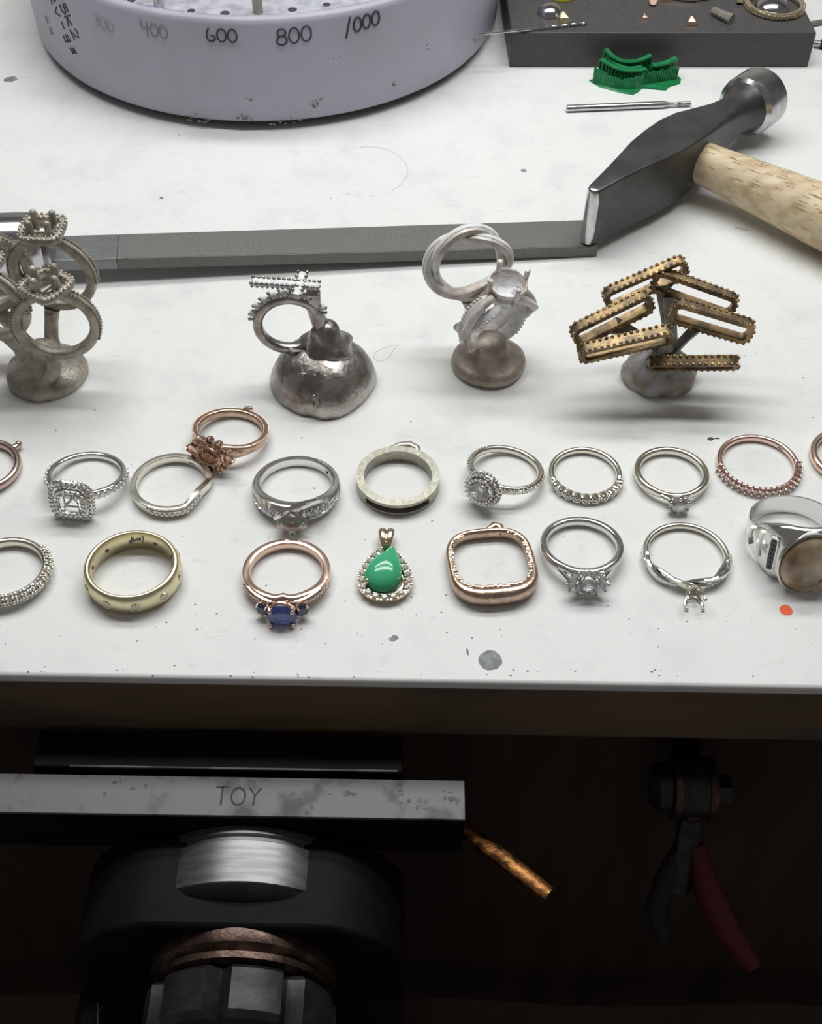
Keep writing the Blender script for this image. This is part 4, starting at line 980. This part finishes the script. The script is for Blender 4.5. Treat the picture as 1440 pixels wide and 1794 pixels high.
def onblock(name, label, cat, px, py, mb_fn, material, rot=0, group=GS, **kw):
    c = P(px, py, BH); b = MB(); mb_fn(b); o = b.obj(name, material, None, **kw); o.matrix_world = Matrix.Translation(Vector((c.x, c.y, BH)) * U) @ Rz(rot)
    tag(o, label, cat, group); return o
def scrap(w_, d, h, fold=.5):
    def f(b):
        b.loops([[(-w_ / 2, -d / 2, 0), (w_ / 2, -d / 2, 0), (w_ * .2, d / 2, 0), (-w_ * .3, d / 2, 0)], [(-w_ * .35, -d * .3, h * .6), (w_ * .3, -d * .35, h * fold), (w_ * .05, d * .3, h), (-w_ * .1, d * .25, h)]], False, True)
    return f
onblock('gold_scrap', 'wedge-shaped gold scrap leaning beside the polished dome near the drill bit', 'scrap', 987, 36, scrap(5.2, 4.2, 3.0), 'gold', .3, bevel=.2)
onblock('copper_scrap', 'tiny folded copper scrap, nearest of the scraps to the pink disc', 'scrap', 1129, 32, scrap(2.8, 2.8, 1.6), 'copper', .2, bevel=.15)
onblock('copper_scrap', 'triangular copper scrap with a bright left edge in the middle of the block', 'scrap', 1211, 42, scrap(4.6, 3.6, 2.6), 'copper', .1, bevel=.2)
onblock('pink_disc', 'small dull pink disc standing on edge at the rear of the block', 'scrap', 1143, 8, lambda b: b.lathe([(1.4, 1.6), (1.45, -.4)], 8, Rx(radians(50)) @ Tr(0, 1.0, 0), sy=1.2), 'pinkscrap', 0, flat=True)
onblock('copper_scrap', 'crumpled copper lump beside the pink disc', 'scrap', 1161, 0, scrap(5.5, 3.5, 2.5, .9), 'copper', .2, bevel=.2)
onblock('gold_arc', 'cut arc of gold rope-twist ring shank with one smooth end', 'ring piece', 1212, 3, lambda b: (b.tube([(-8.5 + 16 * k / 16, 2.6 - 3.0 * sin(pi * (k / 16 * .85 + .1)) + .9, 1.0) for k in range(17)], lambda f_: .95 if f_ > .55 else .7, 8),
        [b.tube([(-8.5 + 16 * k / 16 - .4, 2.6 - 3.0 * sin(pi * (k / 16 * .85 + .1)) + 1.6, .4), (-8.5 + 16 * k / 16, 2.6 - 3.0 * sin(pi * (k / 16 * .85 + .1)) + .9, 2.0), (-8.5 + 16 * k / 16 + .5, 2.6 - 3.0 * sin(pi * (k / 16 * .85 + .1)) - .1, .6)], .45, 6) for k in range(10)]), 'bail', 0)
onblock('gold_tube', 'short flattened gold tube offcut on the block, its open end tilted towards the bench front', 'scrap', 1265, 34, lambda b: b.tube([(-2.6, 3.8, 1.6), (0, 0, 1.6), (2.4, -3.2, 1.6)], [(1.5, 1.3), (1.6, 1.4), (2.0, 1.6)], 8), 'silver_b', .1)
onblock('yellow_cap', 'round yellow plastic piece resting behind the left polished dome', 'cap', 985, -6, lambda b: b.lathe([(.1, 3.2), (3.0, 3.0), (4.4, 2.0), (4.8, .6), (4.6, 0)], 28), 'yellow')
c = P(1357, 8, BH + 1.0); rp = thing('rope_ring', 'gold rope-edged ring lying around the right-hand polished dome', 'ring', (c.x, c.y, BH + 1.1))
b = MB(); b.band(lambda a: sec(9.6, .9, 1.05, 3, 12), 80); b.obj('shank', 'bail', rp)
b = MB()
for k in range(64):
    a = 2 * pi * k / 64
    for z in (-.45, .5): b.ball(cir(10.6, a, z), (.42, .42, .36), 6, 4)
b.obj('rope_beads', 'bail', rp, kind='stuff')
b = MB(RM(radians(165), 11.2)); b.prism([(x, y) for x, y in superell(2.2, 1.1, 2, 8)], 0, 2.2); b.obj('ring_head', 'bail', rp)
# twist drill lying over the block edge
A_ = P(840, 60, BH + 1.2); B_ = P(1028, 41, BH + .55); dd = (B_ - A_)
dr = thing('twist_drill', 'thin spiral twist drill bit lying over the edge of the charcoal block', 'drill bit', tuple(A_.lerp(B_, .5)))
W = Tr(*(-A_.lerp(B_, .5)))
b = MB(W); b.tube([A_, A_.lerp(B_, .66)], .42, 8); b.obj('shank', 'steel_b', dr)
b = MB(W); x = dd.normalized(); y = Vector((0, 0, 1)).cross(x).normalized(); z = x.cross(y)
for ph in (0, pi):
    b.tube([A_.lerp(B_, .62 + .38 * k / 48) + (y * cos(ph + k * .62) + z * sin(ph + k * .62)) * .34 for k in range(49)], (.26, .26), 6)
b.obj('flutes', 'steel_b', dr)

# ---- two slim pieces passing behind the block at the right
A_ = P(1426, 76, 1.6); B_ = P(1500, 82, 1.6); mid = A_.lerp(B_, .5); T = frame((A_.x - mid.x, A_.y - mid.y, 1.6), (0, 1, 0), B_ - A_)
bb = thing('steel_bur', 'short steel bur with a black collar beside the right end of the charcoal block', 'bur', (mid.x, mid.y, 0))
b = MB(T); b.lathe([(.9, 0), (1.1, .4), (1.1, 16)], 16); b.obj('shank', 'steel_b', bb)
b = MB(T); b.lathe([(1.2, 2.2), (1.6, 2.4), (1.6, 6), (1.2, 6.2)], 16); b.obj('collar', 'blackrub', bb)
A_ = P(1418, 42, .9); B_ = P(1500, 28, .9); mid = A_.lerp(B_, .5); b = MB(Tr(-mid.x, -mid.y, 0)); b.tube([A_, B_], (1.3, .8), 8, up=(0, 0, 1)); o = b.obj('metal_strip', 'silver_b', None); o.location = Vector((mid.x, mid.y, 0)) * U
tag(o, 'tan metal strip on the white top behind the right end of the charcoal block', 'strip')

# ---- bur on the table
A_ = P(992, 190, 1.2); B_ = P(1210, 181, 1.2); dd = B_ - A_; mid = A_.lerp(B_, .5)
br = thing('steel_bur', 'slim steel bur with a narrow fluted tip lying in front of the green wax', 'bur', (mid.x, mid.y, 0)); T = frame((A_.x - mid.x, A_.y - mid.y, 1.2), (0, 1, 0), dd); L_ = dd.length
b = MB(T); b.lathe([(.9, 0), (1.17, .3), (1.17, L_ * .78), (.6, L_ * .83), (.5, L_ * .88)], 20); b.obj('shank', 'steel_b', br)
b = MB(T); b.lathe([(.5, L_ * .87), (.62, L_ * .9), (.62, L_ * .96), (.75, L_ * .965), (.7, L_)], 10)
for k in range(6): b.tube([(.62 * cos(k * 1.05 + j * .3), .62 * sin(k * 1.05 + j * .3), L_ * (.895 + .10 * j / 4)) for j in range(5)], .12, 4)
b.obj('cutting_tip', 'steel', br)

# ---- green wax
c = P(1110, 150); wx = thing('green_wax_sprue', 'green wax scraps with comb-like teeth and curved rails beside the charcoal block', 'wax', (c.x, c.y, 0)); W = Tr(-c.x, -c.y, 0)
out = [P(*q) for q in ((1031, 141), (1045, 136), (1070, 130), (1110, 128), (1150, 128), (1185, 130), (1193, 138), (1192, 147), (1172, 153), (1167, 159), (1152, 158), (1125, 155), (1118, 162), (1108, 167), (1085, 163), (1050, 153))]
b = MB(W); b.prism([(p.x, p.y) for p in out], 0, .55, None, .94); b.obj('wax_puddle', 'wax', wx)
def rail(a, m_, e_, hs, r=.8):
    pa, pm, pe = P(*a), P(*m_), P(*e_); b = MB(W); pts = []
    for k in range(15):
        f_ = k / 14; q = pa * (1 - f_) ** 2 + pm * 2 * f_ * (1 - f_) + pe * f_ ** 2; h = hs[0] * (1 - f_) ** 2 + hs[1] * 2 * f_ * (1 - f_) + hs[2] * f_ ** 2
        pts.append(Vector((q.x, q.y, h)))
    b.tube(pts, (r * 1.15, r * .6), 8, up=(0, 0, 1), e=3); b.obj('wax_rail', 'wax', wx); return pts
rails = [rail((1050, 134), (1088, 152), (1128, 146), (6.5, 4.0, 5.5)), rail((1057, 126), (1085, 150), (1120, 142), (6.5, 4.5, 5.5)),
         rail((1056, 128), (1088, 146), (1134, 132), (9.0, 4.6, 7.6)), rail((1138, 140), (1158, 138), (1179, 133), (5.5, 5.0, 6.8), 1.0)]
b = MB(W); rnd = random.Random(4)
for pts in rails:
    for k in range(0, 15):
        for j in (-.8, 0, .8):
            q = pts[k]; b.tube([(q.x + j * .6, q.y + j * .3 - .4, .3), (q.x + j * .5 + rnd.uniform(-.2, .2), q.y, q.z - .1)], (.4, .34), 5)
for k in range(26):
    f_ = k / 25; q = P(1040 + 82 * f_, 146 + 12 * sin(f_ * 2.2)); b.tube([(q.x, q.y, .2), (q.x + .1, q.y + .8, 5.6 - 2.0 * sin(pi * f_ * .9) + rnd.uniform(-.3, .3))], .48, 5)
for k in range(16):
    f_ = k / 15; q = P(1124 + 60 * f_, 151 - 10 * f_); b.tube([(q.x, q.y, .2), (q.x + .2, q.y + .8, 4.4 + rnd.uniform(-.3, .6))], .42, 5)
b.obj('wax_teeth', 'wax', wx, kind='stuff')

# ================================================================== HAMMER
o0 = P(1024, 428, 3.9); d = Vector((118.0, 387.5, 9.6)) - Vector((o0.x, o0.y, 13.4)); d.z = -2.2; d.normalize()
HL = 99.0; lat = Vector((-d.y, d.x, 0)).normalized(); upv = d.cross(lat)
hm = thing('cross_peen_hammer', 'cross-peen hammer with dark steel head and pale wooden handle, peen on the file', 'hammer', (o0.x, o0.y, 0))
T = Matrix(((d.x, lat.x, upv.x, 0), (d.y, lat.y, upv.y, 0), (d.z, lat.z, upv.z, o0.z), (0, 0, 0, 1)))
S = [(0.6, 1.9, 0, 18.6), (1.4, 2.1, -.1, 18.8), (10, 3.3, -.2, 19.2), (19, 4.8, -.2, 19.4), (28, 6.6, 0, 19.4), (37, 7.6, .6, 19.2), (46, 7.9, 1.0, 19.0), (54, 7.4, 1.6, 18.4), (62, 6.4, 2.4, 17.6), (70, 5.6, 3.2, 16.8), (77, 5.4, 3.4, 16.4), (82, 6.4, 2.8, 17.2), (85.5, 8.2, 1.6, 18.4)]
def rsec(hw, hz, r, k=8):
    o = []
    for cx, cy, a0 in ((hw - r, hz - r, 0), (-hw + r, hz - r, pi / 2), (-hw + r, -hz + r, pi), (hw - r, -hz + r, 3 * pi / 2)):
        for i in range(k): a = a0 + pi / 2 * i / (k - 1); o.append((cx + r * cos(a), cy + r * sin(a)))
    return o
rings = []
for s, hw, z0, z1 in S:
    e = 7 if s < 60 else (7 - 5 * (s - 60) / 25.5)
    hz = (z1 - z0) / 2; rr = .7 if s < 50 else .7 + (min(hw, hz) - .75) * ss(s, 50, 84)
    rings.append([(s, y, (z0 + z1) / 2 + z) for y, z in rsec(hw, hz, rr)])
b = MB(T); b.loops(rings, False, True); b.obj('hammer_head', 'steel_h', hm, angle=34)
b = MB(T @ frame((85.2, 0, 9.9), (0, 1, 0), (1, 0, 0))); b.lathe([(8.2, 0), (9.6, 1.2), (9.9, 2.6), (9.9, 10.6), (9.3, 11.5), (.5, 11.9)], 64); b.obj('striking_face', 'steel_b', hm, angle=24)
b = MB(T); b.loops([[(s, y, 9.3 + z) for y, z in superell(hw, hz, 6, 24, .13)] for s, hw, hz in ((-.5, 1.2, 8.8), (0, 1.8, 9.3), (.9, 2.05, 9.45), (1.5, 2.0, 9.4))], False, True); b.obj('peen_edge', 'steel_b', hm, angle=40)
h0 = V(1222, 276, 344.5) if False else P(1216, 279, 11.5); h1 = P(1440, 378, 10.8); hd = (h1 - h0).normalized(); ext = h0 - hd * 3
b = MB(Tr(-o0.x, -o0.y, 0))
hp = [ext, ext + hd * 1.2, ext + hd * 4, ext + hd * 14, ext + hd * 30, ext + hd * 46, ext + hd * 60, ext + hd * 90, ext + hd * 130, ext + hd * 165, ext + hd * 170]
hr = [(3.8, 4.8), (4.8, 6.0), (5.4, 6.6), (6.3, 7.0), (7.8, 8.0), (9.2, 8.9), (10.2, 9.4), (10.4, 9.5), (9.6, 9.0), (8.6, 8.2), (5, 5)]
b.tube(hp, hr, 32, up=(0, 0, 1)); b.obj('handle', 'wood', hm, angle=80)
b = MB(Tr(-o0.x, -o0.y, 0)); rnd = random.Random(8); px_ = Vector((0, 0, 1)).cross(hd).normalized()
for k in range(90):
    s = rnd.uniform(6, 60); th = rnd.gauss(.5, .55); i = min(9, max(0, [j for j in range(len(hp)) if (hp[j] - ext).length <= s][-1])); f_ = (s - (hp[i] - ext).length) / max(1e-3, (hp[i + 1] - hp[i]).length)
    rx = hr[i][0] * (1 - f_) + hr[i + 1][0] * f_; ry = hr[i][1] * (1 - f_) + hr[i + 1][1] * f_
    side_ = -px_ if px_.y > 0 else px_
    q = ext + hd * s + side_ * rx * sin(th) + Vector((0, 0, 1)) * ry * cos(th); L2 = rnd.uniform(.4, 3.2); b.tube([q - hd * L2, q + hd * L2 * .4, q + hd * L2], [(.02, .05), (rnd.uniform(.08, .15), .07), (.02, .05)], 4)
b.obj('grain_marks', 'grain', hm, kind='stuff')

# ================================================================== FILE WITH CHROMED HANDLE
e0 = P(1040, 385, 3.6); e1 = P(1040, 432, 3.6); f0 = P(150, 412, 8.0); f1 = P(150, 455, 8.0)
fl = thing('flat_file', 'long flat grey steel file with a chromed handle lying across the bench behind the castings', 'file', (0, (e1.y + f1.y) / 2, 0)); W = Tr(0, -(e1.y + f1.y) / 2, 0)
mL = (f0 + f1) / 2; mR = (e0 + e1) / 2; hwL = (f0 - f1).length / 2; hwR = (e0 - e1).length / 2; ax = (mR - mL).normalized(); lt = Vector((-ax.y, ax.x, 0)).normalized()
def bar(a, b_, ha, hb, th):
    n = ax.cross(lt).normalized(); return [[a + lt * s * ha + n * z for s, z in ((-1, 0), (1, 0), (1, -th), (-1, -th))], [b_ + lt * s * hb + n * z for s, z in ((-1, 0), (1, 0), (1, -th), (-1, -th))]]
k0 = mL + ax * 9
def fwid(q): f_ = (q - mL).length / (mR - mL).length; return hwL + (hwR - hwL) * f_
b = MB(W); b.loops(bar(k0, mR, fwid(k0), hwR, 3.6), False, True); b.obj('blade', 'file', fl, bevel=.25)
b = MB(W); b.loops(bar(mL - ax * 16, k0, hwL, fwid(k0), 3.62), False, True); b.obj('tang', 'file_s', fl, bevel=.25)
b = MB(W); b.loops([[q + lt * s * hw + Vector((0, 0, z)) for s, z in ((-1, 0), (1, 0), (1, .08), (-1, .08))] for q, hw in ((k0 + ax * 1.5, fwid(k0) * .96), (mR - ax * 2, hwR * .94))], False, True)
b.obj('cut_teeth', 'file', fl)
hc = mL - ax * 12; hc.z = 9.6; hx = Vector((ax.x, ax.y, 0)).normalized(); T = W @ frame(hc - hx * 60, (0, 1, 0), hx)
b = MB(T); b.lathe([(8.0, 0), (9.6, 2), (9.8, 20), (9.6, 54), (9.3, 58), (8.2, 60.5), (6.2, 62), (.5, 62.3)], 56); b.obj('handle', 'chrome', fl, angle=70)
b = MB(T); b.lathe([(6.8, 61.4), (7.6, 62.4), (7.6, 63.2), (6.8, 63.6), (3, 63.8)], 40); b.obj('ferrule', 'steel', fl)

# ================================================================== BELOW THE BENCH EDGE: VISE
vs = thing('bench_vise', 'heavy bench vise below the bench edge with a letter-stamped steel jaw', 'vise', (-38, EDGE - 20, -80)); W = Tr(38, -(EDGE - 20), 80)
jr = 12.75
b = MB(W); b.box(((-175 + jr) / 2, 138.2, -27.9), (175 + jr, 9.2, 14.4)); b.obj('front_jaw', 'black_and_shaded_iron', vs, bevel=.35)
b = MB(W); b.box(((-175 + jr) / 2, 138.2, -20.4), (175 + jr, 9.5, .8)); b.obj('jaw_lit_top', 'vise', vs, bevel=.15)
def stamp(s, x0, y0, wd, h, material, r=.22):
    b = MB(W)
    G2 = dict(GL); G2['T'] = [[(.1, 1), (.9, 1)], [(.5, 1), (.5, 0)]]; G2['O'] = GL['0']; G2['Y'] = [[(.15, 1), (.5, .55), (.85, 1)], [(.5, .55), (.45, 0)]]
    for i, ch in enumerate(s):
        for st in G2[ch]: b.tube([(x0 + (i + x) * wd, y0 + y * h, -19.98) for x, y in st], (r, .08), 4, up=(0, 0, 1))
    b.obj('stamped_letters', material, vs)
stamp('TOY', -42.0, 136.0, 3.6, 4.4, 'hole', .3)
b = MB(W); rnd = random.Random(14)
for cx, cy, n_, sp in ((-34.5, 141, 14, .7), (-12.5, 139, 9, .8), (-1.5, 138.5, 12, 1.3), (3, 137, 7, .8), (9.5, 138.5, 8, .9), (-60, 139, 5, 3), (-20, 137, 5, 2)):
    for k in range(n_): b.ball((cx + rnd.gauss(0, sp), min(142, max(134.5, cy + rnd.gauss(0, sp))), -20), (rnd.uniform(.2, .8), rnd.uniform(.2, .7), .06), 7, 3)
b.obj('rust_spots', 'vise_d', vs, kind='stuff')
b = MB(W); b.box((-42, 149.6, -27), (82, 9.6, 14)); b.obj('rear_jaw', 'black_and_shaded_iron', vs, bevel=.4)
b = MB(W); b.box((-38.2, 144.65, -19.4), (72.5, .5, .5)); b.obj('worn_jaw_edge', 'vise', vs, bevel=.1)
# arched iron body with the screw coming forward
b = MB(W); out = [(-36, -190), (-36, -48)] + [(-36 + 20 * (1 - cos(a)), -48 + 20 * sin(a)) for a in [pi / 2 * k / 8 for k in range(1, 9)]] + [(16, -28)] + [(16 + 20 * sin(a), -48 + 20 * cos(a)) for a in [pi / 2 * k / 8 for k in range(1, 9)]] + [(36, -190)]
b.prism(out, -133, -112, Tr(-36, 0, 0) @ Matrix(((1, 0, 0, 0), (0, 0, -1, 0), (0, 1, 0, 0), (0, 0, 0, 1)))); b.obj('vise_body', 'black_and_shaded_iron', vs, bevel=1.2)
TA = W @ frame((-35, 133, -49), (1, 0, 0), (0, -1, 0))
b = MB(TA); b.lathe([(25.5, 0), (25.5, 1.6), (24.6, 2.0), (24.6, 2.8), (25.2, 3.2), (25.2, 12.6), (24.6, 13)], 96); b.obj('screw_collar', 'vise_b', vs)
b = MB(TA); b.lathe([(24.8, 12.8), (24.0, 14), (20, 15.5), (19.0, 18)], 64); b.obj('collar_boss', 'vise_d', vs)
b = MB(TA); b.lathe([(17, 15), (19.5, 17.5), (20.6, 20.5), (20.2, 23.4), (18.6, 24.6), (19.6, 25.2), (19.6, 26.6), (18.4, 27.2), (16, 27.4)], 64); b.obj('screw_bushing', 'bronze', vs)
b = MB(TA); NL = 8
def lob(r, z, dp): return [((r - dp * (1 if (k % 6) in (0,) else 0)) * cos(2 * pi * k / 48 + .13), (r - dp * (1 if (k % 6) in (0,) else 0)) * sin(2 * pi * k / 48 + .13), z) for k in range(48)]
b.loops([lob(r, z, dp) for r, z, dp in ((15, 27, 1), (19.5, 28, 2.6), (20.6, 29, 2.8), (20.6, 37.5, 2.8), (19.6, 39, 2.6), (16, 40.5, 1.4), (10, 41.5, .5))], False, True); b.obj('screw_knob', 'vise_d', vs, angle=30)
q0, q1 = P(150, 1640, -70), P(150, 1860, -70)
b = MB(W); b.box(((q0.x + q1.x) / 2 + 9, (q0.y + q1.y) / 2 + 8, -90), (22, q0.y - q1.y + 20, 39.4)); b.obj('vise_arm', 'black_and_shaded_iron', vs, bevel=2)
b = MB(W); b.tube([P(173, 1640, -69.9), P(171, 1850, -69.9)], (.28, .12), 6, up=(0, 0, 1))
for py, dx in ((1678, 6), (1692, 8), (1700, 4), (1764, 10)): b.tube([P(172, py + 10, -69.85), P(172 + dx, py - 4, -69.85)], (.15, .08), 4, up=(0, 0, 1))
b.obj('worn_arm_edge', 'vise', vs, kind='stuff', label='bright scratched edge')

# ---- copper rod / hammered strip lit under the bench
A_ = P(820, 1458, -42); B_ = P(962, 1568, -42)
rod = thing('copper_bar', 'hammered copper-coloured bar slanting beneath the bench edge beside the vise', 'metal bar', tuple(A_.lerp(B_, .5))); W = Tr(*(-A_.lerp(B_, .5)))
b = MB(W); b.tube([A_ + (A_ - B_) * .3, A_, A_.lerp(B_, .5), B_], [(1.9, 1.5), (1.9, 1.5), (2.1, 1.6), (1.9, 1.4)], 12, up=(0, 0, 1), e=3); b.obj('bar', 'brassrod', rod)
# ---- hanging pliers on a bolted bracket
c = P(1210, 1380, -52)
pl = thing('tool_hook', 'dark bolted bracket with two copper washers under the bench edge', 'bracket', (c.x, EDGE + 12, c.z)); W = Tr(-c.x, -EDGE - 12, -c.z)
b = MB(W @ frame((c.x - 9.5, c.y, c.z), (0, 1, 0), (1, 0, 0))); b.lathe([(4.5, -.5), (6.2, 1), (6.2, 4), (4, 4.5), (3, 5)], 24); b.lathe([(7.2, 5), (7.4, 6), (7.4, 13), (7.2, 14)], 32); b.lathe([(4, 14.5), (4, 19)], 6); b.obj('bolt', 'vise_d', pl)
for xo in (-4.2, 4.4):
    b = MB(W @ frame((c.x + xo, c.y, c.z), (0, 1, 0), (1, 0, 0))); b.lathe([(7.8, -.9), (8.1, -.4), (8.1, .4), (7.8, .9)], 40); b.obj('washer', 'bronze', pl)
b = MB(W); b.box((c.x, (c.y + EDGE + 18) / 2 + 3, c.z + 1), (6.2, EDGE + 24 - c.y, 6)); b.obj('bracket_arm', 'black_and_shaded_iron', pl, bevel=.5)
q = P(1208, 1470, -62)
pp = thing('pliers', 'red-handled pliers hanging in the dark below the bracket', 'pliers', tuple(q)); W = Tr(*(-q))
def PZ(x, y, z): return P(x, y, z)
b = MB(W); b.tube([PZ(1208, 1425, -58), PZ(1208, 1445, -62), PZ(1206, 1475, -68), PZ(1190, 1560, -78)], [(3.0, 2.2), (4.4, 3), (4.6, 3), (3.6, 2.6)], 12); b.obj('jaws', 'vise_d', pp)
b = MB(W @ frame(PZ(1212, 1424, -57), (1, 0, 0), (0, -.5, 1))); b.lathe([(.5, 2.4), (2.0, 2.0), (2.6, 1), (2.6, -1)], 20); b.obj('pivot', 'bronze', pp)
b = MB(W); b.tube([PZ(1218, 1480, -68), PZ(1240, 1560, -76), PZ(1270, 1625, -84), PZ(1318, 1690, -92)], [(2.4, 2.2), (4.0, 3.2), (4.0, 3.2), (2.6, 2.4)], 12); b.obj('red_handle', 'redgrip', pp)
b = MB(W); b.tube([PZ(1195, 1480, -68), PZ(1165, 1545, -76), PZ(1150, 1590, -84), PZ(1160, 1640, -92)], [(2.4, 2.2), (3.4, 3.0), (3.4, 3.0), (2.4, 2.2)], 12); b.obj('dark_handle', 'blackrub', pp)
# leather catch apron sagging below
b = MB(); cols = []
for j in range(15):
    row = []
    for i in range(25):
        x = -210 + 420 * i / 24; y = 40 + 120 * j / 14; row.append((x, y, -190 - 34 * sin(pi * min(1, j / 14)) ** 1 * (1 - .4 * (x / 210) ** 2) + 2.5 * sin(x * .06 + j * .5)))
    cols.append(row)
n_ = 25; vs_ = [p for r in cols for p in r]; vs_ += [(x, y, z - 2) for x, y, z in vs_]; N0 = 25 * 15; fs = []
for j in range(14):
    for i in range(24):
        a = j * 25 + i; fs += [(a, a + 1, a + 26, a + 25), (N0 + a, N0 + a + 25, N0 + a + 26, N0 + a + 1)]
for i in range(24): fs += [(i, N0 + i, N0 + i + 1, i + 1), (350 + i, 351 + i, N0 + 351 + i, N0 + 350 + i)]
for j in range(14): fs += [(j * 25, j * 25 + 25, N0 + j * 25 + 25, N0 + j * 25), (j * 25 + 24, N0 + j * 25 + 24, N0 + j * 25 + 49, j * 25 + 49)]
b.add(vs_, fs); o = b.obj('leather_skin', 'leather', angle=80); tag(o, 'dark brown leather bench skin sagging under the bench below the vise and tools', 'leather skin')
